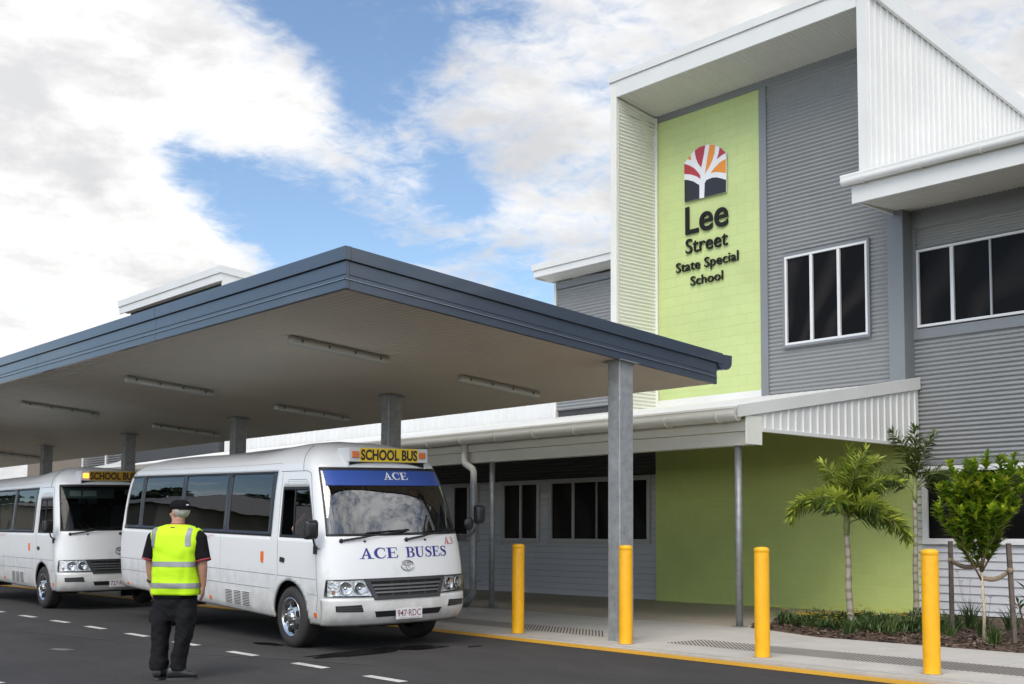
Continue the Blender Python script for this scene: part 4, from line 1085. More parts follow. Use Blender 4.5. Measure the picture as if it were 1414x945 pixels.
    gc = [(-.465,.628),(.465,.628),(.570,.880),(-.570,.880)]; gi = [(-.425,.668),(.425,.668),(.505,.845),(-.505,.845)]
    for a in range(4):
        b = (a+1) % 4; patch(g, FY, [gc[a], gc[b], gi[b], gi[a]], 12 if a % 2 == 0 else 3, 2, .020, .035)
    gr = g.build('grille', mat('grille_frame', (.045,.045,.047), .35), root)
    g = MB(); patch(g, FY, gi, 12, 3, .004, 0); g.build('grille_mesh', CHASS, gr)
    for k in range(3):
        zz_ = .712+.044*k; w_ = .425+.08*(zz_-.668)/.177; g = MB(); patch(g, FY, [(-w_,zz_-.011),(w_,zz_-.011),(w_+.004,zz_+.009),(-w_-.004,zz_+.009)], 14, 1, .018, .012); g.build('grille_bar', GRILLM, gr)
    for yy in (-.22, .02, .25):
        g = MB(); patch(g, FY, [(yy-.018,.672),(yy+.018,.672),(yy+.018,.842),(yy-.018,.842)], 1, 3, .008, 0); g.build('grille_stay', TRIMK, gr)
    g = MB(); patch(g, FY, [(-.43,.430),(.46,.430),(.50,.498),(-.46,.498)], 16, 2, .0145, .02); g.build('air_slot', TRIMK, bump)
    # --- number plate
    g = MB(); x0 = bxf(.45)+.035; g.box(x0-.008, x0, -.185, .190, .385, .510); plate = g.build('number_plate', mat('plate_white', (.70,.68,.68), .4), root, bevel=.003)
    PF = lambda y, z: (x0+.0006, y, z); OUT[id(PF)] = (1,0,0)
    g = MB(); pv, pf = fit_text(cfg['plate'], -.165, .168, .418, .497, .004, ref='9'); g.add([(x0+.0012, a, b) for a, b in pv], pf); g.build('plate_number', MAROON, plate)
    g = MB(); pv, pf = fit_text('QUEENSLAND - SUNSHINE STATE', -.14, .145, .392, .405, 0., ref='Q'); g.add([(x0+.0012, a, b) for a, b in pv], pf); g.build('plate_slogan', MAROON, plate)
    # --- round oval emblem on the nose
    em = MB()
    def oval(cy_, cz_, ry, rz, wd, n=36):
        pts = [(cy_+ry*math.cos(2*math.pi*i/n), cz_+rz*math.sin(2*math.pi*i/n)) for i in range(n)]
        em.tube([on(FY, a, b, .010, (1,0,0)) for a, b in pts]+[on(FY, *pts[0], .010, (1,0,0)), on(FY, *pts[1], .010, (1,0,0))], wd, 6, caps=False)
    oval(.02, 1.02, .088, .060, .006); oval(.02, 1.045, .055, .020, .0045); oval(.02, 1.018, .021, .052, .0045)
    em.build('nose_emblem', CHROME, root)
    # --- wipers
    for y0, y1 in ((-.80, .10), (.05, .88)):
        g = MB(); g.tube([on(FY, y0+(y1-y0)*t, 1.325+.11*t, .022+.012*math.sin(math.pi*t), (1,0,0)) for t in [i/10 for i in range(11)]], [.013]*4+[.008]*7, 7)
        g.tube([on(FY, y0+(y1-y0)*t-.0, 1.40+.045*t, .014, (1,0,0)) for t in [.35+.65*i/8 for i in range(9)]], .007, 6)
        p = on(FY, y0, 1.325, .008, (1,0,0)); g.ellipsoid(p, (.022,.028,.028), 0, 10, 6); g.build('wiper', TRIMK, root)
    for yy in (-.52, .33):
        g = MB(); p = on(FY, yy, 1.318, .006, (1,0,0)); g.ellipsoid(p, (.014,.020,.012), 0, 8, 6); g.build('washer_nozzle', TRIMK, root)
    # --- roof sign with amber lamps
    g = MB(); g.box(.36, .655, -.525, .625, 2.275, 2.45); g.box(.33, .62, -.525, -.50, 2.20, 2.275); g.box(.33, .62, .60, .625, 2.20, 2.275)
    sg = g.build('roof_sign', mat('sign_case', (.66,.66,.66), .35), root, bevel=.006)
    g = MB(); g.box(.655, .659, -.375, .475, 2.278, 2.447); g.build('sign_panel', cfg['sign'], sg)
    pv, pf = fit_text('SCHOOL BUS', -.364, .464, 2.296, 2.428, .040, ref='H'); g = MB(); g.add([(.6605, a, b) for a, b in pv], pf); g.build('sign_lettering', BROWNK, sg)
    for k, (ya, yb) in enumerate(((-.488,-.392), (.492,.585))):
        g = MB(); g.box(.652, .672, ya, yb, 2.325, 2.405); g.build('warning_lamp', AMBERL if (cfg['lit'] and k == 0) else AMBER, sg, bevel=.006)
    g = MB(); g.box(.30, .60, -.50, .60, 2.215, 2.268); g.build('sign_bracket', CHASS, sg)
    # --- mirrors
    g = MB(); g.loft([[(x, -1.155+a, 1.465+b) for a, b in rrect(-.085*k, .085*k, -.115*k, .115*k, .03*k)] for x, k in ((.80,.75),(.815,.97),(.86,1.0),(.90,.85),(.915,.5))], 0, True)
    mr = g.build('mirror', TRIMK, root)
    g = MB(); g.tube([(.86,-1.13,1.37),(.84,-1.10,1.29),(.78,-1.03,1.24),(.72,-.985,1.24)], .013, 8); g.box(.66,.74,-1.02,-.96,1.17,1.27); g.build('mirror_arm', TRIMK, mr, bevel=.01)
    g = MB(); g.loft([[(x, 1.30+a, 1.62+b) for a, b in rrect(-.065*k, .065*k, -.12*k, .12*k, .03*k)] for x, k in ((.80,.75),(.815,.97),(.87,1.0),(.91,.8),(.92,.5))], 0, True)
    mr = g.build('mirror', TRIMK, root)
    g = MB(); g.tube([(.86,1.28,1.50),(.86,1.26,1.42),(.85,1.18,1.36),(.83,1.06,1.33),(.78,.98,1.33)], .013, 8); g.tube([(.85,1.20,1.37),(.87,1.22,1.45)], .01, 6); g.box(.80,.90,.96,1.06,1.28,1.37); g.build('mirror_arm', TRIMK, mr, bevel=.01)
    g = MB(); g.ellipsoid((.86,1.13,1.50), (.035,.075,.085), 0, 14, 10); g.build('blind_spot_mirror', TRIMK, root)
    # --- flank details, driver side
    g = MB(); patch(g, SD, rr4(-.695, -.63, 1.02, 1.155), 2, 3, .012, .02); g.build('side_marker', AMBER, root, bevel=.004)
    for x, z in ((.685,.452), (-2.24,.452), (-5.30,.432)):
        g = MB(); patch(g, SD, rr4(x-.028, x+.028, z-.026, z+.026), 2, 2, .012, .02); g.build('side_reflector', AMBER, root, bevel=.003)
    v_ = MB(); patch(v_, SD, rr4(-1.80, -.97, .395, .625), 6, 4, .002, 0); vent = v_.build('side_vent', BWHITE, root)
    v_ = MB()
    for cx in (-1.66, -1.405, -1.15):
        for k in range(9): patch(v_, SD, rr4(cx-.098, cx+.098, .418+.0225*k, .430+.0225*k), 2, 1, .0045, 0)
    v_.build('vent_slot', CHASS, vent)
    v_ = MB()
    for k in range(10): patch(v_, SD, rr4(-1.80, -.97, .408+.0225*k, .415+.0225*k), 6, 1, .008, .006)
    v_.build('vent_slat', BWHITE, vent)
    g = MB(); decal_text(g, SD, 'LICENSED TO CARRY', -2.54, -2.13, 1.305, 1.328, .003, 0, .0, 'L'); decal_text(g, SD, '21 SEATED', -2.54, -2.25, 1.272, 1.295, .003, 0, .0, 'L'); g.build('small_lettering', PINKT, root)
    for x, y in ((.50,-.97), (.50,.97)): pass
    # --- wheels
    for ax in (.045, -3.895):
        for s in (-1, 1):
            cz_ = .376 if ax > 0 else cfg['rear_z']
            g = MB(); yo = s*.985; yi = s*.74
            prof = [(.235, yo-s*.012),(.25, yo),(.30, yo+s*.002),(.345, yo-s*.008),(.368, yo-s*.03),(.376, yo-s*.06),(.376, yi+s*.05),(.36, yi+s*.015),(.30, yi),(.235, yi)]
            g.lathe(prof, (ax, 0, cz_), 'y', 40)
            ty = g.build('wheel', TYRE, root)
            g = MB()
            for kk in range(4): g.lathe([(.3775, yo-s*(.07+.035*kk)), (.3775, yo-s*(.078+.035*kk))], (ax, 0, cz_), 'y', 40)
            g.build('tread_groove', CHASS, ty)
            g = MB(); g.lathe([(.238, yo-s*.020),(.242, yo-s*.002),(.225, yo-s*.006),(.205, yo-s*.035),(.17, yo-s*.040),(.125, yo-s*.012),(.10, yo-s*.004),(.085, yo-s*.012),(.078, yo+s*.012),(.05, yo+s*.022),(0, yo+s*.024)], (ax, 0, cz_), 'y', 32)
            rim = g.build('rim', CHROME, ty)
            g = MB()
            for k in range(6):
                a = 2*math.pi*k/6+.3; c0 = Vector((ax+.158*math.cos(a), yo-s*.020, cz_+.158*math.sin(a)))
                er, et = Vector((math.cos(a),0,math.sin(a))), Vector((-math.sin(a),0,math.cos(a)))
                pts = [c0+er*(.034*math.cos(2*math.pi*i/14))+et*(.040*math.sin(2*math.pi*i/14)) for i in range(14)]
                g.add([p+Vector((0,s*.010,0)) for p in pts]+[p-Vector((0,s*.012,0)) for p in pts], [tuple(range(14))]+[(i,(i+1)%14,14+(i+1)%14,14+i) for i in range(14)])
            g.build('rim_opening', CHASS, ty)
            g = MB()
            for k in range(6):
                a = 2*math.pi*k/6+.3+math.pi/6; g.ellipsoid((ax+.098*math.cos(a), yo+s*.004, cz_+.098*math.sin(a)), (.014,.016,.014), 0, 8, 6)
            g.build('wheel_nut', CHROME, ty)
            g = MB(); g.lathe([(.455, s*.93),(.458, s*.52)], (ax, 0, .372), 'y', 24, a0=-.25, a1=math.pi+.25); g.add([(ax+.46*math.cos(t), s*.52, .372+.46*math.sin(t)) for t in [-.25+(math.pi+.5)*i/24 for i in range(25)]], [tuple(range(25))])
            g.build('wheel_well', CHASS, root)
            g = MB(); g.box(ax-.455, ax-.44, s*.72-.11, s*.72+.22*s if s > 0 else s*.72+.11, .12, .5); g.build('mud_flap', BLACK, root)
    # --- floor pan, exhaust, chassis
    g = MB(); g.box(-5.7, .95, -.50, .50, .30, .62); g.box(-3.3, -.5, -.93, .93, .40, .60); g.box(.52, .92, -.78, .78, .36, .62); g.box(-5.7,-4.5,-.93,.93,.46,.62); g.build('chassis', CHASS, root)
    # --- interior
    g = MB(); g.box(-5.6, .55, -.94, .94, .80, .83); g.box(-5.5, .3, -.80, .80, 2.235, 2.26); g.build('cabin_floor', mat('cabin_lining', (.085,.085,.082), .9), root)
    g = MB(); g.loft([[(x, y, z) for x, z in ((.50,.83),(.50,1.28),(.62,1.36),(.86,1.345),(.93,1.2),(.93,.83))] for y in (-.86,.86)], 0, False); g.build('dashboard', mat('dash_grey', (.055,.055,.055), .7), root)
    g = MB(); n_ = 28; cx, cy_, cz2 = .42, -.46, 1.36
    wp = [(cx+.09*math.sin(2*math.pi*i/n_)*-1, cy_+.20*math.cos(2*math.pi*i/n_), cz2+.175*math.sin(2*math.pi*i/n_)) for i in range(n_+1)]
    g.tube(wp, .014, 7, caps=False); g.tube([(cx,cy_,cz2),(cx+.16,cy_,cz2-.20)], .03, 8); g.tube([wp[0],(cx,cy_,cz2),wp[14]], .011, 6); g.build('steering_wheel', TRIMK, root)
    def seat(x, y, w_=.44, h=.66):
        g = MB(); g.loft([[(x+a, y+b, z) for b, a in rrect(-w_/2*k, w_/2*k, -.05, .05, .045, 3)] for z, k in ((1.18,.95),(1.3,1),(1.62,.98),(1.18+h-.06,.9),(1.18+h,.6))], 0, True)
        g.box(x-.02, x+.42, y-w_/2, y+w_/2, 1.10, 1.22); g.box(x+.05, x+.3, y-w_/2+.05, y+w_/2-.05, .83, 1.10); g.build('seat', SEATM, root, bevel=.02)
    seat(-.16, -.46, .46, .72); seat(-.10, .50)
    for x in (-1.15, -2.0, -2.85, -3.7, -4.55, -5.35):
        for y in (-.66, -.24, .62): seat(x-.1, y, .41)
    if cfg['visor']:
        g = MB(); g.box(.50, .52, -.80, .12, 1.96, 2.15); v_ = g.build('sun_visor', mat('visor_green', (.16,.20,.19), .7), root)
        g = MB(); g.box(.522, .524, -.68, -.48, 2.0, 2.10); g.box(.522, .524, -.44, -.20, 2.0, 2.10); g.build('sticker', PAPER, v_)
        g = MB(); g.add([(.60,.0,1.375),(.78,.02,1.372),(.80,.32,1.378),(.62,.30,1.40)], [(0,1,2,3)]); g.build('dash_paper', PAPER, root)
        g = MB(); g.box(.62,.635,.28,.52,2.02,2.12); g.build('rear_view_mirror', mat('mirror_back', (.3,.3,.28), .5), root)
    else:
        g = MB(); g.box(.62,.635,.0,.20,1.93,1.99); g.build('rear_view_mirror', TRIMK, root)
    # --- this bus's own lettering
    if cfg['named']:
        g = MB(); patch(g, FY, [(-.835,1.985),(.835,1.985),(.822,2.168),(-.822,2.168)], 24, 4, .002, 0); bn = g.build('screen_banner', BLUE, root)
        g = MB(); decal_serif(g, FY, 'ACE', -.085, .275, 2.055, 2.145, .004); g.build('banner_lettering', mat('banner_white', (.8,.8,.8), .4), bn)
        g = MB(); decal_serif(g, FY, 'ACE', -.61, -.09, 1.112, 1.238, .002); g.build('company_lettering', INK, root); g = MB(); decal_serif(g, FY, 'BUSES', .02, .655, 1.112, 1.238, .002); g.build('company_lettering', INK, root)
        g = MB(); decal_serif(g, FY, 'A3', .635, .805, 1.255, 1.345, .002); g.build('fleet_number', RED, root)
    else:
        g = MB(); 
        for k, t in enumerate(('SAFETY', 'DOOR', 'EXIT')): pass
    return root
def rrq(a, b, c, d): return [(a,c+.008),(b-.01,c),(b,d-.012),(a+.012,d)]
def rr4(u0, u1, v0, v1): return [(u0,v0),(u1,v0),(u1,v1),(u0,v1)]

def pose(root, x, y, z, yaw, pitch, roll):
    a, p, r = RAD(yaw), RAD(pitch), RAD(roll)
    F = Vector((math.cos(a)*math.cos(p), math.sin(a)*math.cos(p), math.sin(p))); L_ = Vector((-math.sin(a), math.cos(a), 0)); U = F.cross(L_)
    L2 = L_*math.cos(r)+U*math.sin(r); U2 = F.cross(L2)
    m = Matrix(((F.x,L2.x,U2.x),(F.y,L2.y,U2.y),(F.z,L2.z,U2.z)))
    root.location = (x, y, z); root.rotation_euler = m.to_euler()
bus1 = thing('school_bus', 'white minibus with blue ACE banner over its windscreen and ACE BUSES on its nose', 'bus', (0,0,0), 'white minibuses under the canopy')
make_bus(bus1, dict(screen=WGLASS, open=True, plate='947·RDC', sign=SIGNY, lit=False, visor=False, named=True, rear_z=.315))
pose(bus1, -12.822, 8.615, .100, -2.70, -1.30, 1.50)
bus2 = thing('school_bus', 'plain white minibus with lit amber lamp and dark windscreen, parked behind the ACE bus', 'bus', (0,0,0), 'white minibuses under the canopy')
make_bus(bus2, dict(screen=glass_mat('windscreen_dark', (.42,.48,.47), 1.35), open=False, plate='727·RDC', sign=SIGND, lit=True, visor=True, named=False, rear_z=.37))
pose(bus2, -21.67, 8.78, .14, -2.62, -.28, 1.30)
# ------------------------------------------------------------------ people
SKIN  = mat('skin', (.46,.24,.165), .55, var=(14,.12), bump=(60,.08))
SKINR = mat('skin_ruddy', (.60,.25,.16), .55)
VEST  = mat('hi_vis', (.50,.80,.004), .75, var=(4,.06), bump=(90,.12))
REFB  = mat('reflective_tape', (.25,.255,.27), .5, metal=.2, var=(9,.10), bump=(70,.1))
SHIRT = mat('shirt_black', (.008,.007,.009), .85, spec=.15, bump=(120,.1))
TRIMR = mat('shirt_trim_red', (.26,.03,.045), .8)
TROUS = mat('trousers_charcoal', (.011,.011,.0125), .9, spec=.2, var=(5,.25), bump=(9,.5))
SHOE  = mat('shoe_leather', (.026,.026,.028), .38, var=(9,.3))
CAPM  = mat('cap_cloth', (.008,.0075,.0085), .85, spec=.12, bump=(150,.1))
HAIR  = mat('grey_hair', (.44,.42,.38), .8, var=(60,.35), bump=(160,.6))
EYEW, EYEK = mat('eye_white', (.75,.73,.70), .3), mat('eye_dark', (.03,.02,.015), .2)
def ell(cx, cy_, z, rx, ry, n=24, p=2.3, tilt=0.):
    o = []
    for k in range(n):
        t = 2*math.pi*k/n; c, s = math.cos(t), math.sin(t)
        o.append(Vector((cx+rx*math.copysign(abs(c)**(2/p), c), cy_+ry*math.copysign(abs(s)**(2/p), s), z+tilt*c)))
    return o
def wrinkle(mb, amp, sc, seed=0., zc=None):
    mb.v = [tuple(Vector(v)+mnoise.noise_vector(Vector((v[0]*sc*.7, v[1]*sc*.7, v[2]*sc*1.6))+Vector((seed,)*3))*amp) for v in mb.v]
def hand(mb, wrist, down, fwd, side, size=1., curl=.55):
    """palm, four unequal bent fingers and a thumb; down: along the fingers, fwd: palm facing, side: thumb side"""
    w, d, f, s = (Vector(a) for a in (wrist, down, fwd, side))
    d.normalize(); f.normalize(); s.normalize(); k = size
    pal = []
    for t, a, b in ((0,.027,.020),(.02,.032,.017),(.05,.040,.016),(.085,.042,.015),(.10,.038,.012)):
        c = w+d*t*k
        pal.append([c+s*(a*k*math.cos(2*math.pi*i/14))+f*(b*k*math.sin(2*math.pi*i/14)) for i in range(14)])
    mb.loft(pal, 0, True)
    for i, (o, L_) in enumerate(((.030,.070),(.010,.080),(-.010,.074),(-.030,.058))):
        p = w+d*(.092*k)+s*(o*k); dirn = d.copy(); path = [w+d*(.07*k)+s*(o*k*.9), p]
        for j in range(3):
            a = curl*(.45+.5*j); q = (d*math.cos(a)+f*math.sin(a)).normalized(); p = p+q*(L_*k*(.45,.32,.23)[j]); path.append(p)
        mb.tube(path, [.0095*k,.0092*k,.0088*k,.008*k,.006*k], 8)
    p = w+d*(.028*k)+s*(.030*k); mb.tube([w+d*(.015*k)+s*(.012*k), p, p+(d*.75+s*.55+f*.3).normalized()*.034*k, p+(d*.95+s*.35+f*.45).normalized()*.062*k], [.014*k,.0125*k,.0105*k,.008*k], 8)
def head_geo(mb, c, rot):
    """c: centre between the ears, face towards local +Y before rot"""
    def A(v): return Vector(c)+rot @ Vector(v)
    def E(v, r, q=None): mb.ellipsoid(A(v), r, 0, 20, 14, rot)
    E((0,-.012,.030), (.080,.100,.092)); E((0,.030,-.045), (.058,.062,.070)); E((0,.058,-.088), (.030,.026,.024))
    E((0,.078,.018), (.056,.018,.014)); E((.038,.060,-.03), (.026,.024,.024)); E((-.038,.060,-.03), (.026,.024,.024))
    mb.tube([A((0,.088,.012)), A((0,.108,-.022)), A((0,.100,-.040))], [.008,.014,.012], 8)
    E((.012,.094,-.036), (.009,.010,.008)); E((-.012,.094,-.036), (.009,.010,.008))
    E((0,.086,-.060), (.026,.012,.006)); E((0,.084,-.071), (.023,.012,.007))
    for s in (-1, 1):
        E((s*.078,-.008,-.012), (.012,.020,.034)); E((s*.082,-.004,-.032), (.010,.010,.012))
def sub_face(parent, c, rot):
    def A(v): return Vector(c)+rot @ Vector(v)
    m = MB()
    for s in (-1, 1): m.ellipsoid(A((s*.030,.078,.002)), (.0115,.0115,.0115), 0, 10, 8)
    m.build('eye', EYEW, parent)
    m = MB()
    for s in (-1, 1): m.ellipsoid(A((s*.030,.087,.002)), (.006,.004,.006), 0, 8, 6, rot)
    m.build('pupil', EYEK, parent)

def make_marshal():
    T = thing('person', 'man in yellow hi-vis vest and black cap standing on the road, back turned', 'person')
    R_ = Matrix.Rotation(RAD(62), 3, 'Z'); HC = (.008, .015, 1.662)
    b = MB(); head_geo(b, HC, R_)
    b.loft([ell(0,-.01,1.44,.085,.075), ell(.002,-.005,1.50,.066,.066), ell(.006,0,1.56,.060,.064), ell(.010,.0,1.60,.058,.062)])
    b.loft([ell(0,0,z,rx,ry) for z,rx,ry in ((.72,.15,.11),(.85,.18,.13),(1.0,.185,.14),(1.2,.18,.135),(1.35,.19,.125),(1.44,.17,.10),(1.49,.09,.07))])
    arms = {}
    for s in (-1, 1):
        sh, el, wr = Vector((s*.20,-.005,1.43)), Vector((s*.268,-.012,1.17)), Vector((s*.272,.045,.945))
        if s > 0: el, wr = Vector((.275,-.02,1.16)), Vector((.268,.03,.94))
        pts = [sh, sh*.66+el*.34, sh*.3+el*.7, el, el*.75+wr*.25, el*.4+wr*.6, wr, wr+Vector((0,.004,-.02))]
        b.tube(pts, [.062,.060,.053,.047,.048,.040,.031,.030], 14)
        hand(b, wr, (-s*.05,.10,-1), (-s*1,.1,0), (0,1,.05), 1.04, .5); arms[s] = (sh, el, wr)
    for s, xs_ in ((-1, (-.11,-.140,-.147,-.150)), (1, (.10,.106,.070,.048))):
        b.tube([(xs_[0],0,.80),(xs_[1],0,.5),(xs_[2],-.005,.3),(xs_[3],-.01,.09)], [.075,.058,.048,.042], 12)
    me = remesh(b, .0085, 2); body = link_mesh('body', me, SKIN, T)
    sub_face(body, HC, R_)
    # grey hair below the cap, at back and sides
    A = lambda v: Vector(HC)+R_ @ Vector(v)
    h = MB(); h.ellipsoid(A((0,-.024,.006)), (.0855,.098,.080), 0, 26, 16, R_); rr = random.Random(3)
    keepv = []
    vv = []
    for v in h.v:
        q = R_.inverted() @ (Vector(v)-Vector(HC)); f = max(0, min(1, (.035-q.y)/.05)); vv.append(tuple(Vector(HC)+R_ @ (q*(1 if f > .5 else .93))))
    h.v = vv; wrinkle(h, .004, 60); h.build('hair', HAIR, T)
    # cap: crown, peak, back strap and small patch
    c = MB(); rings = []
    for k, (z, s) in enumerate(((.022,1.0),(.045,1.02),(.075,.97),(.098,.82),(.113,.55),(.119,.22),(.120,.03))):
        rings.append([A((.093*s*math.cos(2*math.pi*i/28), -.010+.113*s*math.sin(2*math.pi*i/28), z)) for i in range(28)])
    c.loft(rings, 0, True, True); cap = c.build('cap', CAPM, T)
    c = MB(); pk = []
    for v in (0, .35, .7, 1.0):
        pk.append([A((.082*math.cos(t)*(1-.12*v), .088*math.sin(t)*.95+.0+v*.075*math.sin(t), .028-.016*v-.02*math.cos(t)**2*v)) for t in [RAD(12+156*i/14) for i in range(15)]])
    n = 15; c.add([p for r in pk for p in r], [(j*n+i, j*n+i+1, (j+1)*n+i+1, (j+1)*n+i) for j in range(3) for i in range(n-1)], 0, True)
    o = c.build('peak', CAPM, cap); s_ = o.modifiers.new('s','SOLIDIFY'); s_.thickness = .004
    c = MB(); c.ellipsoid(A((.0,-.122,.062)), (.020,.005,.010), 0, 10, 6, R_); c.build('cap_patch', mat('patch_pale', (.5,.55,.65), .6), cap)
    c = MB(); c.tube([A((.095*math.cos(t), -.010+.115*math.sin(t), .022)) for t in [RAD(215+110*i/12) for i in range(13)]], .008, 6); c.build('cap_strap', CAPM, cap)
    # spectacles
    c = MB()
    for s in (-1, 1):
        c.tube([A((s*.030+.021*math.cos(a), .094-.006*abs(math.cos(a)), .002+.016*math.sin(a))) for a in [2*math.pi*i/14 for i in range(15)]], .0025, 5, caps=False)
        c.tube([A((s*.050,.088,.006)), A((s*.078,.05,.008)), A((s*.084,-.01,.004))], .0028, 5)
    c.tube([A((-.010,.097,.004)), A((.010,.097,.004))], .0025, 5); c.build('spectacles', EYEK, T)
    # shirt: torso, short sleeves, collar
    g = MB(); g.loft([ell(0,0,z,rx,ry) for z,rx,ry in ((.80,.215,.16),(1.0,.20,.155),(1.2,.195,.15),(1.36,.205,.14),(1.42,.19,.115),(1.48,.10,.085),(1.512,.075,.078))])
    for s in (-1, 1):
        sh, el, wr = arms[s]; e2 = sh.lerp(el, .93)
        g.tube([sh+Vector((-s*.05,0,.02)), sh.lerp(el,.2)+Vector((s*.012,0,.012)), sh.lerp(el,.6)+Vector((s*.012,0,0)), e2+Vector((s*.012,0,0))], [.078,.086,.080,.076], 18)
    wrinkle(g, .006, 14, 2.); me = remesh(g, .011, 2); shirt = link_mesh('shirt', me, SHIRT, T)
    for s in (-1, 1):
        sh, el, wr = arms[s]; e2 = sh.lerp(el, .93)+Vector((s*.012,0,0)); d = (el-sh).normalized(); g = MB()
        g.tube([e2-d*.006, e2+d*.012], [.0785,.0785], 20); g.build('sleeve_trim', TRIMR, shirt)
    g = MB(); g.loft([ell(.004,-.004,z,rx,ry,20) for z,rx,ry in ((1.495,.100,.096),(1.522,.080,.082),(1.540,.074,.078))], 0, True, False); o = g.build('collar', TRIMR, shirt); o.modifiers.new('s','SOLIDIFY').thickness = .006
    # vest
    VR = ((.836,.236,.172),(.90,.236,.174),(1.0,.230,.175),(1.1,.226,.174),(1.2,.226,.172),(1.3,.234,.166),(1.36,.246,.158),(1.42,.254,.144),(1.462,.255,.120),(1.488,.240,.100),(1.508,.180,.090),(1.530,.105,.082))
    fz, frx, fry = [a[0] for a in VR], pch([a[0] for a in VR], [a[1] for a in VR]), pch([a[0] for a in VR], [a[2] for a in VR])
    def vp_(t, z, off=0.):
        c_, s_ = math.cos(t), math.sin(t); p = 3.0; rx, ry = frx(z)+off, fry(z)+off
        v = Vector((rx*math.copysign(abs(c_)**(2/p), c_), ry*math.copysign(abs(s_)**(2/p), s_), z))
        w_ = mnoise.noise(Vector((v.x*5, v.y*5, z*9)))*.013+mnoise.noise(Vector((v.x*18, v.y*12, z*5+4)))*.009+mnoise.noise(Vector((v.x*9+z*14, v.y*9, z*12+9)))*.006
        d = Vector((v.x, v.y, 0)).normalized(); return v+d*w_
    NV = 64; g = MB(); zs = [.836+.02*i for i in range(int((1.53-.836)/.02)+1)]+[1.53]
    g.loft([[vp_(2*math.pi*i/NV, z) for i in range(NV)] for z in zs], 0, True, False); vest = g.build('vest', VEST, T)
    md = vest.modifiers.new('s','SOLIDIFY'); md.thickness = .008; md.offset = -1
    for z0, z1 in ((.905,.955),(1.115,1.165)):
        g = MB(); g.loft([[vp_(2*math.pi*i/NV, z, .0035) for i in range(NV)] for z in (z0, z0+.017, z0+.034, z1)], 0, True, False); g.build('reflective_band', REFB, vest)
    for x0, x1, zb in ((-.220,-.168,1.30),(.140,.190,1.315)):
        for sgn in (-1, 1):
            g = MB(); rows = []
            for i in range(13):
                z = zb+(1.506-zb)*i/12; row = []
                for x in (x0, (x0+x1)/2, x1):
                    rx = frx(z); q = min(.985, abs(x)/rx); t = math.acos(q**(3.0/2)); t = (math.pi-t) if x < 0 else t
                    row.append(vp_(t if sgn > 0 else -t, z, .0035))
                rows.append(row)
            g.add([p for r in rows for p in r], [(3*i+k, 3*i+k+1, 3*i+k+4, 3*i+k+3) for i in range(12) for k in range(2)], 0, True); g.build('shoulder_strip', REFB, vest)
    # trousers
    g = MB()
    for c in (((.098,-.150,.084,.100),(.13,-.150,.088,.105),(.22,-.150,.082,.10),(.35,-.147,.082,.102),(.46,-.143,.084,.110),(.55,-.138,.090,.120),(.66,-.12,.104,.125),(.80,-.105,.112,.128)),
              ((.098,.048,.068,.100),(.13,.048,.072,.105),(.22,.052,.070,.10),(.35,.078,.076,.105),(.46,.104,.084,.112),(.55,.110,.090,.120),(.66,.105,.102,.126),(.80,.10,.112,.128))):
        g.loft([ell(x, -.005, z, rx, ry) for z, x, rx, ry in c])
    g.loft([ell(-.012, 0, z, rx, ry) for z, rx, ry in ((.575,.09,.09),(.64,.17,.12),(.75,.208,.145),(.88,.212,.15),(.95,.20,.14))])
    for s, z0 in ((-1, .58),): g.box(-.246, -.20, -.05, .08, .56, .70)
    me = remesh(g, .011, 2)
    for v in me.vertices:
        p = v.co; k = 1. if p.z < .8 else .4
        n1 = mnoise.noise(Vector((p.x*6+3, p.y*6, p.z*11-p.x*9)))*.012+mnoise.noise(Vector((p.x*15, p.y*12+5, p.z*26+p.x*16)))*.006
        d = Vector((p.x-(-.14 if p.x < -.04 else .075), p.y, 0)); 
        if d.length > 1e-4: v.co = p+d.normalized()*n1*k
    tr = link_mesh('trousers', me, TROUS, T)
    for p in me.polygons: p.use_smooth = True
    # shoes
    def shoe(cx, cy_, ang):
        R2 = Matrix.Rotation(ang, 3, 'Z'); g = MB()
        pr = ((-.085,.034,.075),(-.075,.044,.115),(-.03,.046,.125),(.03,.046,.112),(.09,.052,.088),(.145,.053,.072),(.185,.045,.056),(.205,.024,.034))
        g.loft([[Vector((cx,cy_,0))+R2 @ Vector((w_*math.cos(t), y, .022+max(0, h*(.5+.5*math.sin(t))-.0))) for t in [2*math.pi*i/16 for i in range(16)]] for y, w_, h in pr])
        o = g.build('shoe', SHOE, T); g = MB()
        g.loft([[Vector((cx,cy_,0))+R2 @ Vector((x, y, z)) for x, y in [(1.0*.05*math.cos(t)*(1-.12*math.sin(t)), .06+.150*math.sin(t)) for t in [2*math.pi*i/24 for i in range(24)]]] for z in (.001,.012,.026)], 0, False); g.build('sole', mat('sole_grey', (.05,.05,.052), .7), o)
    shoe(-.150, .0, RAD(6)); shoe(.035, -.035, RAD(-62))
    # wrist watch
    wr = arms[-1][2]; g = MB(); d = (arms[-1][1]-wr).normalized(); g.tube([wr+d*.018, wr+d*.040], [.0385,.0385], 16); g.ellipsoid(wr+d*.03+Vector((-.038,0,0)), (.008,.018,.018)); g.build('wrist_watch', BLACK, T)
    T.location = (-11.13, 5.31, .018); T.rotation_euler = (0, 0, math.atan2(.66, -.75)-math.pi/2+RAD(-6))
make_marshal()

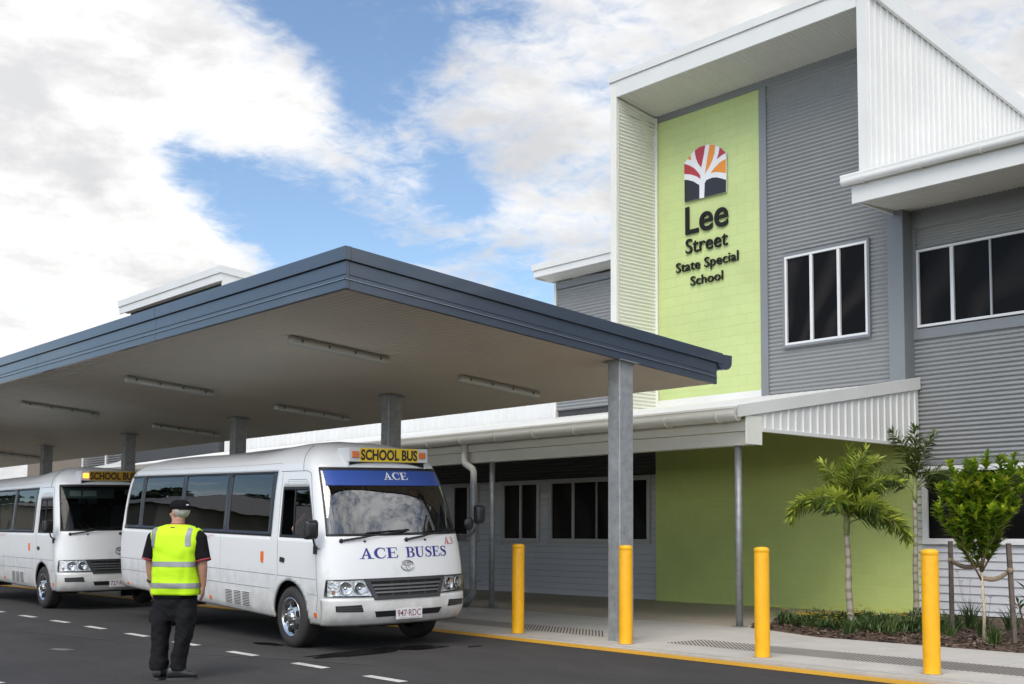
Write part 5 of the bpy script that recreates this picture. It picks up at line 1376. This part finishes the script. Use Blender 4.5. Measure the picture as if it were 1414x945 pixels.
def make_driver():
    T = thing('person', 'bus driver with bare forearm seated behind the open cab window of the ACE bus', 'person')
    R_ = Matrix.Rotation(RAD(-90), 3, 'Z'); HC = (-.08, -.46, 1.96)
    b = MB(); head_geo(b, HC, R_); b.loft([ell(-.10,-.46,z,rx,ry) for z,rx,ry in ((1.70,.08,.09),(1.76,.062,.064),(1.88,.058,.06))])
    b.loft([ell(x,-.46,z,rx,ry) for z,x,rx,ry in ((1.20,-.04,.15,.17),(1.4,-.07,.12,.17),(1.6,-.09,.11,.19),(1.70,-.10,.08,.13))])
    for s, el, wr in ((-1, Vector((.05,-.925,1.45)), Vector((.32,-.74,1.50))), (1, Vector((.08,-.16,1.45)), Vector((.36,-.30,1.47)))):
        sh = Vector((-.10,-.46+s*.19,1.64)); b.tube([sh, sh.lerp(el,.5), el, el.lerp(wr,.4), wr], [.06,.055,.052,.046,.034], 12); hand(b, wr, wr-el, (0,0,-1), (0,-s,.3), 1., 1.1)
    for s in (-1, 1): b.tube([(-.02,-.46+s*.09,1.26),(.36,-.46+s*.11,1.28),(.42,-.46+s*.11,.90)], [.085,.07,.05], 12)
    body = link_mesh('body', remesh(b, .012, 2), SKINR, T); sub_face(body, HC, R_)
    g = MB(); g.loft([ell(x,-.46,z,rx,ry) for z,x,rx,ry in ((1.24,-.04,.17,.19),(1.4,-.07,.14,.19),(1.6,-.09,.13,.21),(1.69,-.10,.10,.15),(1.73,-.10,.075,.08))])
    for s in (-1, 1): sh = Vector((-.10,-.46+s*.19,1.64)); g.tube([sh, sh+Vector((.06,s*.07,-.09))], [.078,.075], 14)
    link_mesh('shirt', remesh(g, .014, 2), mat('shirt_navy', (.03,.04,.09), .8), T)
    g = MB(); g.loft([ell(.0,-.46,1.22,.16,.19), ell(.0,-.46,1.32,.14,.18)])
    for s in (-1, 1): g.tube([(-.02,-.46+s*.09,1.27),(.37,-.46+s*.11,1.29),(.43,-.46+s*.11,.88)], [.095,.082,.068], 12)
    link_mesh('trousers', remesh(g, .014, 2), TROUS, T)
    g = MB(); g.ellipsoid(Vector(HC)+R_ @ Vector((0,-.028,.04)), (.081,.094,.088), 0, 22, 14, R_); g.build('hair', HAIR, T)
    pose(T, -12.822, 8.615, .100, -2.70, -1.30, 1.50)
make_driver()
# ------------------------------------------------------------------ garden
def leafm(n, c, r=.5): 
    m = mat(n, c, r, spec=.4, var=(3,.25)); b = m.node_tree.nodes['Principled BSDF']
    return m
def thin_leaf(n, c, tr, r=.45):
    """leaf: diffuse/gloss on top plus light passing through"""
    m = mat(n, c, r, spec=.4, var=(4,.3)); nt_ = m.node_tree; b = nt_.nodes['Principled BSDF']; out = nt_.nodes['Material Output']
    t = nt_.nodes.new('ShaderNodeBsdfTranslucent'); t.inputs['Color'].default_value = (*tr, 1); a = nt_.nodes.new('ShaderNodeMixShader'); a.inputs[0].default_value = .3
    nt_.links.new(b.outputs[0], a.inputs[1]); nt_.links.new(t.outputs[0], a.inputs[2]); nt_.links.new(a.outputs[0], out.inputs['Surface']); return m
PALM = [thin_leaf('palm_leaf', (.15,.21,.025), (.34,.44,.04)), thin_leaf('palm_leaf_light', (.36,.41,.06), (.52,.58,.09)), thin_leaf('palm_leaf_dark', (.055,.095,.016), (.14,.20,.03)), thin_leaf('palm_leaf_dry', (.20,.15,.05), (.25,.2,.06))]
PALMD = [thin_leaf('shade_palm_leaf', (.08,.12,.03), (.16,.22,.04)), thin_leaf('shade_palm_light', (.15,.20,.06), (.24,.30,.08)), thin_leaf('shade_palm_dark', (.035,.058,.016), (.07,.11,.02)), PALM[3]]  # darker copy of the palm leaf colours, shade put into them
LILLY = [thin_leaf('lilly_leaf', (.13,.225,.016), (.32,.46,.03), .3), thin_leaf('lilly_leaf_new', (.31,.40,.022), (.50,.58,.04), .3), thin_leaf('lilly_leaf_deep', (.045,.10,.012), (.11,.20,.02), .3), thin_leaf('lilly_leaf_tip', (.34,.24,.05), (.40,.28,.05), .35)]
BARKP = mat('palm_trunk', (.30,.265,.21), .85, bump=(25,.6))
_n = BARKP.node_tree; _t = _n.nodes.new('ShaderNodeTexCoord'); _w = _n.nodes.new('ShaderNodeTexWave'); _w.bands_direction = 'Z'; _w.inputs['Scale'].default_value = 2.1; _w.inputs['Distortion'].default_value = 3.; _w.inputs['Detail'].default_value = 3; _w.inputs['Detail Scale'].default_value = 2.
_r = _n.nodes.new('ShaderNodeValToRGB'); _r.color_ramp.elements[0].color = (.20,.17,.13,1); _r.color_ramp.elements[1].color = (.33,.295,.24,1); _r.color_ramp.elements[0].position = .05; _r.color_ramp.elements[1].position = .45
_n.links.new(_t.outputs['Object'], _w.inputs['Vector']); _n.links.new(_w.outputs['Fac'], _r.inputs['Fac']); _n.links.new(_r.outputs['Color'], _n.nodes['Principled BSDF'].inputs['Base Color']); SHAFT = mat('crown_shaft', (.22,.25,.09), .6, var=(6,.3)); PALEB = mat('pale_bark', (.45,.38,.27), .85, var=(20,.35), bump=(60,.4)); TWIG = mat('twig_brown', (.13,.08,.045), .85, var=(15,.3))
TIMB = mat('stake_timber', (.115,.088,.070), .85, var=(12,.35), bump=(40,.4)); HESS = mat('hessian', (.27,.205,.135), .95, var=(40,.3), bump=(120,.6))
# screen-like frame of the garden: RX runs along the photograph's right, RF away from the camera (world directions)
RX, RF = Vector((.659,.752,0)), Vector((-.752,.659,0))
def leaflet(mb, p, d, L_, w_, nrm_, mi):
    d = d.normalized(); s = d.cross(nrm_)
    if s.length < 1e-4: s = d.cross(Vector((.3,.2,1)))
    s.normalize(); u = s.cross(d); a = p+d*(L_*.5)+u*.004; e = p+d*L_-Vector((0,0,L_*.10))
    mb.add([p, a+s*w_/2, e, a-s*w_/2], [(0,1,2,3)], mi)
def foxtail(name, label, base, lean, trunk_h, tr0, tr1, fronds, mats, seed, dens=1., leafL=.15):
    r = random.Random(seed); T = thing(name, label, 'palm', base, 'young foxtail palms in the garden bed')
    b = Vector(base); top = b+RX*lean+Vector((0,0,trunk_h)); g = MB()
    pts = [b.lerp(top, i/14)+RX*(.006*math.sin(i*.8)) for i in range(15)]
    g.tube(pts, [tr0*(1.5 if i == 0 else (1.12 if i == 1 else 1))*(1-i/14)+tr1*i/14+.003*(i % 2) for i in range(15)], 12); tk = g.build('trunk', BARKP, T)
    g = MB(); g.tube([top-Vector((0,0,.05)), top+Vector((0,0,.10)), top+Vector((0,0,.38))+RX*.01], [tr1*1.12, tr1*1.3, tr1*.55], 12); g.build('crown_shaft', SHAFT, T)
    lf, st = MB(), MB(); top = top+Vector((0,0,.12))
    for (ax, af, el, L_, droop) in fronds:
        h = (RX*ax+RF*af).normalized(); e = RAD(el); p = top+Vector((0,0,r.uniform(-.05,.12))); path = [p.copy()]; n = 22
        for i in range(n):
            t = (i+1)/n; a = e-RAD(droop)*t**1.4; p = p+(h*math.cos(a)+Vector((0,0,math.sin(a))))*(L_/n); path.append(p.copy())
        st.tube(path, [.012*(1-i/(n+1))+.002 for i in range(n+1)], 5)
        for i in range(5, n+1):
            d = (path[i]-path[i-1]).normalized(); m = int((5.5+2.5*math.sin(math.pi*i/n))*dens)
            for k in range(m):
                an = 2*math.pi*r.random(); u = d.cross(Vector((0,0,1)))
                if u.length < .05: u = Vector((1,0,0))
                u.normalize(); v = u.cross(d); q = (u*math.cos(an)+v*math.sin(an)); dd = d*(.60 if i < n-1 else 1.1)+q*(.85+.35*r.random())+Vector((0,0,-.12)); taper = 1-.35*max(0, (i-n*.6)/(n*.4))
                x = q.z+r.uniform(-.5,.5); mi = 1 if x > .35 else (2 if x < -.55 else 0)  # upward leaflets paler, downward darker: highlight and shade put into leaf colour
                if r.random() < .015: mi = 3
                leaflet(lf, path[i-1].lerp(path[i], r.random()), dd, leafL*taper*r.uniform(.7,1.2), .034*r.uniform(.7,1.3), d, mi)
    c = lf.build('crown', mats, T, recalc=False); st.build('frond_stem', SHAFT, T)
    return T
foxtail('foxtail_palm', 'foxtail palm with slim grey trunk and full light green crown before the green wall', (-9.28,14.3,.18), -.035, 1.36, .048, .034,
 [(-1,.1,66,1.05,150),(-.9,-.5,70,.85,120),(-1,.4,58,.95,125),(-.3,.6,84,1.0,50),(.25,-.5,86,1.08,40),(.1,.2,88,1.1,22),(.6,.3,80,1.05,62),(.85,-.5,72,1.0,85),(.8,.6,66,.95,90),(.95,.4,42,.92,120),(1,-.2,28,1.0,100),(1,.1,30,1.08,118),(.4,-.9,66,.8,100),(-.5,-.8,64,.75,110),(.1,.9,74,.9,70),(.5,-.7,40,.6,90)], PALM, 11, 1.25, .235)
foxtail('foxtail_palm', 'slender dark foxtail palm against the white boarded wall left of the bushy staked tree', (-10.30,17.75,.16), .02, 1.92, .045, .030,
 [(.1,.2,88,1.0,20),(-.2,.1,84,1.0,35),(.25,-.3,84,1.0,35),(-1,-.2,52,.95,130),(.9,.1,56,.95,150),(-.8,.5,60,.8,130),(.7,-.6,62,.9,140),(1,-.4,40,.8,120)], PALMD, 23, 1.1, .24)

def lilly_pilly():
    r = random.Random(5); base = Vector((-7.23,14.02,.18)); T = thing('lilly_pilly', 'bushy staked young tree with glossy bright green leaves and thin pale stem', 'tree', base)
    tr, tw, lf = MB(), MB(), MB()
    fork = base+Vector((0,0,.86))-RX*.01; tr.tube([base, base+Vector((0,0,.4))+RX*.012, fork], [.026,.019,.017], 10); tr.build('trunk', PALEB, T)
    tips = []
    def branch(p, d, L_, rad, lvl):
        n = 6; pts = [p.copy()]
        for i in range(n):
            d = (d+Vector((r.uniform(-.12,.12), r.uniform(-.12,.12), .10))).normalized(); p = p+d*L_/n; pts.append(p.copy())
        tw.tube(pts, [rad*(1-.6*i/n) for i in range(n+1)], 6)
        tips.append((pts, lvl))
        if lvl < 2:
            for k in range(8 if lvl == 0 else 4):
                q = pts[r.randint(1, n)]; a = r.uniform(0, 2*math.pi); h = RX*math.cos(a)+RF*math.sin(a)
                branch(q, (d*.5+h*.75+Vector((0,0,.35))).normalized(), L_*(r.uniform(.38,.55) if lvl == 0 else r.uniform(.4,.6)), rad*.55, lvl+1)
    branch(fork, Vector((0,0,1)), 1.0, .015, 0); branch(fork, (Vector((0,0,1))+RX*.80).normalized(), 1.0, .013, 0); branch(fork-Vector((0,0,.10)), (Vector((0,0,1))-RX*.60).normalized(), .92, .013, 0)
    branch(fork, (Vector((0,0,1))+RF*.45-RX*.35).normalized(), .85, .012, 0); branch(fork, (Vector((0,0,1))-RF*.45+RX*.1).normalized(), .95, .012, 0)
    def leaf(p, d, L_, w_, mi):
        d = d.normalized(); s = d.cross(Vector((0,0,1)))
        if s.length < .1: s = d.cross(RX)
        s.normalize(); u = s.cross(d).normalized(); a, b = p+d*L_*.3+u*.004, p+d*L_*.68+u*.003; e = p+d*L_-u*.012
        lf.add([p, a+s*w_*.42+u*.006, b+s*w_*.45+u*.006, e, b-s*w_*.45+u*.006, a-s*w_*.42+u*.006, a, b], [(0,1,6),(1,2,7,6),(2,3,7),(0,6,5),(6,7,4,5),(7,3,4)], mi, False)
    for pts, lvl in tips:
        n = len(pts); d0 = (pts[-1]-pts[-2]).normalized(); young = r.random()
        for i in range(1 if lvl else 2, n):
            for k in range(4):
                a = r.uniform(0, 6.28); q = RX*math.cos(a)+RF*math.sin(a); p = pts[i-1].lerp(pts[i], r.random()); dp = (p-base).z
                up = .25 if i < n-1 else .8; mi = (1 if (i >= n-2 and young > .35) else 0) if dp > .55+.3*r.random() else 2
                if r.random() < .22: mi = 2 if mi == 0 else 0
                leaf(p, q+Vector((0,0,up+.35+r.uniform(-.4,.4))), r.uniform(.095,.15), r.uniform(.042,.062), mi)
        if lvl:
            for k in range(6):
                a = r.uniform(0, 6.28); q = RX*math.cos(a)+RF*math.sin(a); leaf(pts[-1], q*.55+d0, r.uniform(.06,.11), .030, 3 if (young > .90 and k < 3) else (1 if young > .3 else 0))
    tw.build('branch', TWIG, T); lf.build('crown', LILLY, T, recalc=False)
    return fork
fork = lilly_pilly()
ST = []
for (x, y, h, lx, lab) in ((-8.15,14.95,1.28,0,'grey timber stake left of the bushy tree'), (-6.88,14.10,1.26,-.05,'grey timber stake right of the bushy tree, tilted a little')):
    g = MB(); b = Vector((x, y, .14)); t = b+RX*lx+Vector((0,0,h)); d = .026
    v = [p+RX*(sx*d)+RF*(sy*d) for p in (b, t) for sx, sy in ((-1,-1),(1,-1),(1,1),(-1,1))]
    g.add(v, [(0,3,2,1),(4,5,6,7),(0,1,5,4),(1,2,6,5),(2,3,7,6),(3,0,4,7)]); tag(g.build('garden_stake', TIMB, bevel=.004), lab, 'stake', 'stakes beside the bushy tree'); ST.append((b, t))
for k, (b, t) in enumerate(ST):
    p0 = b.lerp(t, .80 if k == 0 else .74); p1 = fork+Vector((0,0,-.06 if k else .10)); g = MB(); pts = []
    for i in range(11):
        u = i/10; q = p0.lerp(p1, u)-Vector((0,0,.06*math.sin(math.pi*u))); pts.append(q)
    wv = Vector((0,0,.030)); g.add([q+wv*s for q in pts for s in (-1,1)], [(2*i,2*i+2,2*i+3,2*i+1) for i in range(10)], 0, True)
    g.tube([p0+Vector((0,0,.03)), p0-Vector((0,0,.03))], .040, 8)
    o = tag(g.build('hessian_tie', HESS), ('brown hessian tie from the left stake to the bushy tree' if k == 0 else 'brown hessian tie sagging from the right stake to the bushy tree'), 'tree tie', 'hessian ties')
    md = o.modifiers.new('s','SOLIDIFY'); md.thickness = .006
# bed of bark mulch
def zbed(x, y): 
    e = min(1, max(0, (y-13.44)/.5)); return .135+.055*e+.02*mnoise.noise(Vector((x*1.3, y*1.3, 0)))
bx_ = [-10.84+.2*i for i in range(75)]; by_ = [13.43+.15*i for i in range(35)]
yedge = lambda x: 13.43+max(0, -9.24-x)*.40
def bedz(x, y): return zbed(x, y) if y > yedge(x)+.03 else .09
sheet('garden_bed', bx_, by_, bedz, MULCH)
r = random.Random(9); g = MB()
for i in range(5200):
    x = r.uniform(-10.8,-3.5); y = 13.5+abs(r.gauss(0,1.6)); 
    if y > 18.3 or y < yedge(x)+.06: continue
    a = r.uniform(0,3.14); L_ = r.uniform(.02,.07); w_ = r.uniform(.006,.016); z = zbed(x,y)+r.uniform(.0,.018); d = Vector((math.cos(a),math.sin(a),r.uniform(-.35,.35)))*L_; s = Vector((-math.sin(a),math.cos(a),r.uniform(-.4,.4)))*w_; p = Vector((x,y,z+.008))
    g.add([p-d-s, p+d-s*.6, p+d*.9+s, p-d*.8+s], [(0,1,2,3)], r.choice((0,0,1,1,2)))
kind(g.build('bark_mulch', [mat('bark_dark',(.055,.036,.026),.95), mat('bark_mid',(.125,.080,.055),.95), mat('bark_pale',(.24,.165,.12),.95)], recalc=False), 'stuff')
# flowering ground cover, uncountable
GC = [thin_leaf('cover_leaf', (.075,.125,.035), (.14,.22,.05)), thin_leaf('cover_leaf_dark', (.035,.065,.02), (.07,.12,.03)), thin_leaf('cover_leaf_light', (.17,.22,.085), (.25,.32,.09)), mat('flower_yellow', (.75,.50,.01), .6)]
g = MB()
def blade(p, d, L_, w_, mi, mb):
    s = d.cross(Vector((0,0,1)));
    if s.length < .05: s = Vector((1,0,0))
    s.normalize(); m = p+d*L_*.55; e = p+d*L_-Vector((0,0,L_*.12)); mb.add([p-s*w_/2, p+s*w_/2, m+s*w_*.4, e, m-s*w_*.4], [(0,1,2,4),(4,2,3)], mi)
def flower(p, rad, mb, mi):
    t = [p+Vector((rad*math.cos(2*math.pi*i/9)*(1 if i % 2 else .8), rad*math.sin(2*math.pi*i/9)*(1 if i % 2 else .8), .006)) for i in range(9)]; mb.add(t+[p], [(i,(i+1)%9,9) for i in range(9)], mi)
for i in range(1500):
    u = r.random(); x = -10.55+2.35*u; y = 14.5+.75*r.gauss(0,.5)+.35*u
    if y < max(13.85, yedge(x)+.3)+.12*math.sin(x*3) or y > 16.6: continue
    if mnoise.noise(Vector((x*3.1, y*3.1, 8.)))< -.18: continue
    hh = .15+.22*mnoise.noise(Vector((x*2.2,y*2.2,3)))+.06*u
    for k in range(9):
        a = r.uniform(0,6.28); q = Vector((math.cos(a)*.75, math.sin(a)*.75, r.uniform(.5,1.4))).normalized(); z0 = zbed(x,y)+max(0,hh)*r.random()*.75
        blade(Vector((x+r.uniform(-.05,.05), y+r.uniform(-.05,.05), z0)), q, r.uniform(.07,.13), r.uniform(.010,.018), r.choice((0,0,1,1,2)), g)
    if r.random() < (.16 if u < .5 else .06): flower(Vector((x, y, zbed(x,y)+max(.1,hh)+.02+r.random()*.05)), r.uniform(.022,.042), g, 3)
kind(g.build('ground_cover', GC, recalc=False), 'stuff')
# single tufts and plants
def tuft(x, y, h, n, spread, seed, label, mats, mis, flowers=0, fm=None):
    rr = random.Random(seed); T = thing('grass_tuft', label, 'plant', (x, y, zbed(x,y)), 'tufts in the mulch'); g = MB()
    for i in range(n):
        a = rr.uniform(0,6.28); q = Vector((math.cos(a)*spread*rr.random(), math.sin(a)*spread*rr.random(), 1)).normalized(); L_ = h*rr.uniform(.55,1.05); p = Vector((x+rr.gauss(0,.03), y+rr.gauss(0,.03), zbed(x,y)-.01)); s = q.cross(Vector((.3,.8,.1))).normalized()*rr.uniform(.004,.008); m = p+q*L_*.6; e = m+(q+Vector((math.cos(a),math.sin(a),0))*spread*.5).normalized()*L_*.4
        g.add([p-s, p+s, m+s*.8, e, m-s*.8], [(0,1,2,4),(4,2,3)], rr.choice(mis))
    g.build('foliage', mats, T, recalc=False)
    if flowers:
        g = MB()
        for i in range(flowers):
            a = rr.uniform(0,6.28); p = Vector((x+.05*math.cos(a), y+.05*math.sin(a), zbed(x,y))); t = p+Vector((.10*math.cos(a), .10*math.sin(a), h*rr.uniform(1.2,1.9))); g.tube([p, t], .0025, 4)
            for k in range(7): flower(t+Vector((rr.uniform(-.025,.025), rr.uniform(-.025,.025), rr.uniform(-.012,.012))), .012, g, 1)
        g.build('flower_stem', [TWIG, fm], T, recalc=False)
LIL = mat('flower_lilac', (.42,.24,.42), .6)
tuft(-9.02,13.85,.26,70,.55,31,'low grass tuft just right of the foxtail palm trunk',GC,(0,0,2))
tuft(-8.52,14.05,.36,40,.5,32,'sparse upright grass tuft at the right end of the ground cover',GC,(0,2,2))
tuft(-7.86,14.35,.24,90,.6,33,'grey green tuft at the foot of the left stake',GC,(0,1,2))
tuft(-8.45,16.0,.48,70,.5,34,'tall tuft with pale lilac flowers behind the left stake',GC,(1,0),3,LIL)
tuft(-7.62,14.75,.36,120,.55,35,'dense green tuft with lilac flower stalk left of the bushy tree',GC,(0,0,1),2,LIL)
tuft(-7.02,13.85,.30,110,.55,36,'fine grass tuft right at the bushy tree stem',GC,(0,1,2))
tuft(-8.0,16.3,.40,70,.7,37,'leafy tuft by the white boards left of the bushy tree',GC,(1,0,1))
def cordyline():
    rr = random.Random(41); x, y = -7.45, 15.6; T = thing('cordyline', 'dark strappy leaved plant between the bushy tree stem and right stake', 'plant', (x, y, zbed(x,y))); g, s_ = MB(), MB()
    for (dx, hh) in ((-.10,.42),(.06,.56),(.18,.36)):
        p = Vector((x,y,zbed(x,y))); t = p+RX*dx+Vector((0,0,hh)); s_.tube([p,t], .012, 7)
        for k in range(13):
            a = rr.uniform(0,6.28); q = (RX*math.cos(a)+RF*math.sin(a))*.9+Vector((0,0,rr.uniform(.15,1.1))); q.normalize(); L_ = rr.uniform(.18,.30); s = q.cross(Vector((0,0,1))).normalized()*.020; p0 = t-Vector((0,0,rr.uniform(0,.14))); m = p0+q*L_*.5; e = p0+q*L_-Vector((0,0,.05)); g.add([p0, m+s, e, m-s], [(0,1,2,3)], rr.choice((0,0,1,2)))
    s_.build('stem', TWIG, T); g.build('foliage', [thin_leaf('cordyline_leaf',(.05,.10,.015),(.12,.2,.02),.3), thin_leaf('cordyline_dark',(.03,.05,.012),(.06,.1,.02),.3), thin_leaf('cordyline_red',(.16,.05,.02),(.3,.1,.03),.3)], T, recalc=False)
cordyline()

# ------------------------------------------------------------------ bollards
def bollard(label):
    T = thing('bollard', label, 'bollard', (0,0,0), 'yellow steel bollards along the kerb')
    g = MB(); g.lathe([(.0825,0),(.0825,1.135),(.0818,1.140)], n=32); g.build('post', YELLOW, T, recalc=False)
    g = MB(); g.lathe([(.0805,1.138),(.0840,1.142),(.0840,1.172),(.078,1.186),(.052,1.197),(0,1.202)], n=32); g.build('cap', YELLOW, T, recalc=False)
    g = MB(); g.lathe([(.105,0.002),(.096,.003),(.083,.006)], n=24); g.build('base_ring', mat('base_grime', (.33,.29,.23), .9), T, recalc=False)
    return T
B0 = None
for x, lab in ((-12.065,'yellow bollard between the bus nose and the big steel column'), (-10.08,'yellow bollard standing directly before the big steel column'), (-8.04,'yellow bollard by the thin veranda post, left of the foxtail palm'), (-6.04,'tallest looking yellow bollard at the far end of the row by the bushy tree')):
    if B0 is None: B0 = bollard(lab); o = B0
    else: o = dup(B0, lab)
    o.location = (x, 10.68, .15)
# ------------------------------------------------------------------ further school block, seen over and under the canopy
F = thing('school_block', 'far school block with white roof edge and dark wall rising over the canopy at left', 'building', (-39.5, 18.3, .15))
mb = MB(); mb.box(-42.9, -35.6, 18.35, 30, .1, 9.95); mb.build('wall', DARKB, F)
mb = MB(); mb.box(-43.15, -35.05, 18.0, 18.06, 9.72, 9.98); mb.box(-35.11, -35.05, 18.06, 30, 9.0, 9.98); mb.build('fascia', WHITE, F, bevel=.004)
mb = MB()
v = [(-43.2,17.96,9.985),(-35.0,17.96,9.985),(-35.0,30,8.9),(-43.2,30,8.9)]; mb.add(v+[(a,b,c+.24) for a,b,c in v], [(0,3,2,1),(4,5,6,7),(0,1,5,4),(1,2,6,5),(2,3,7,6),(3,0,4,7)]); mb.build('roof', WHITE, F, bevel=.005)
mb = MB(); mb.add([(-43.1,18.06,9.80),(-35.1,18.06,9.80),(-35.1,18.36,9.77),(-43.1,18.36,9.77)], [(0,1,2,3)]); mb.build('soffit', SOFFITW, F)
mb = MB(); P_ = prof_rib(18.4, 30); vs = [(-35.58+d, a, z) for a, d in P_ for z in (5.2, 9.9-.08*(a-18))]; mb.add(vs, [(2*i,2*i+2,2*i+3,2*i+1) for i in range(len(P_)-1)]); mb.build('ribbed_wall', WHITE, F, recalc=False)
mb = MB(); mb.box(-42.8, -36, 18.30, 18.345, 9.2, 9.26); mb.build('wall_trim', GREYT, F)
# upper walkway screen further along
G_ = thing('walkway_screen', 'white framed louvre screen and white panel seen above the second bus roof', 'screen', (-46, 18.5, 3.6))
mb = MB(); mb.prism([(-48.5,18.5,3.4),(-43.3,18.5,3.4),(-43.3,18.5,4.30),(-44.2,18.5,4.18),(-48.5,18.5,4.02)], (0,.1,0)); mb.build('panel', WHITE, G_)
mb = MB()
for x in (-47.7, -45.35, -43.7): mb.box(x-.05, x+.05, 18.55, 18.65, 4.0, 4.95)
mb.box(-48.5, -43.3, 18.55, 18.65, 4.9, 4.98); mb.build('frame', WHITE, G_)
mb = MB()
for k in range(9): mb.box(-47.7, -43.75, 18.58, 18.62, 4.1+.09*k, 4.13+.09*k)
mb.build('louvre', GREYT, G_)
mb = MB(); mb.box(-55, -43, 18.9, 24, .1, 4.9); mb.build('back_wall', mat('brown_wall', (.20,.165,.13), .8), G_)
# ------------------------------------------------------------------ across the road behind the camera: what the bus glass mirrors
TL = [leafm('far_leaf', (.035,.055,.018)), leafm('far_leaf_dark', (.016,.028,.010))]
r = random.Random(77)
g = MB()
for i in range(30):
    x = -150+i*3.6+r.uniform(-1.5,1.5); y = -38+max(0, -55-x)*.30+r.uniform(-4,4); H = r.uniform(9,13.5)
    for k in range(260):
        a, b = r.uniform(0,6.28), r.uniform(-1,1); rad = r.uniform(.5,1)**.5; p = Vector((x+2.4*rad*math.cos(a)*math.sqrt(1-b*b), y+2.4*rad*math.sin(a)*math.sqrt(1-b*b), H*.62+H*.36*rad*b)); n = Vector((r.uniform(-1,1),r.uniform(-1,1),r.uniform(-.5,1))).normalized(); u = n.orthogonal().normalized()*r.uniform(.3,.55); v = n.cross(u).normalized()*r.uniform(.25,.5)
        g.add([p-u-v, p+u-v, p+u+v, p-u+v], [(0,1,2,3)], r.choice((0,1)))
    g.tube([(x,y,-.3),(x+.2,y,H*.5)], [.22,.12], 7, 1)
kind(g.build('treeline', TL, recalc=False), 'stuff')
HW, HR = mat('house_wall', (.34,.31,.25), .8), mat('house_roof', (.24,.23,.22), .6)
def house(x, y, w_, d, h, lab):
    T = thing('house', lab, 'house', (x, y, -.3), 'houses across the road'); m = MB(); m.box(x-w_/2, x+w_/2, y-d/2, y+d/2, -.3, h); m.build('wall', HW, T)
    m = MB(); e = .5; a = [(x-w_/2-e,y-d/2-e,h),(x+w_/2+e,y-d/2-e,h),(x+w_/2+e,y+d/2+e,h),(x-w_/2-e,y+d/2+e,h),(x-w_/4,y,h+1.7),(x+w_/4,y,h+1.7)]; m.add(a, [(0,1,5,4),(1,2,5),(2,3,4,5),(3,0,4),(0,3,2,1)]); m.build('roof', HR, T)
    for k in range(4):
        m = MB(); xx = x-w_/2+w_*(k+.5)/4; m.box(xx-.7, xx+.7, y+d/2-.02, y+d/2+.03, h-1.75, h-.5); m.build('window', DGLASS, T)
house(-50, -5.5, 14, 9, 4.0, 'cream house across the road, wide hipped roof, mirrored in the bus windows'); house(-88, -9, 18, 9, 6.0, 'taller cream house across the road, hipped roof, furthest along')
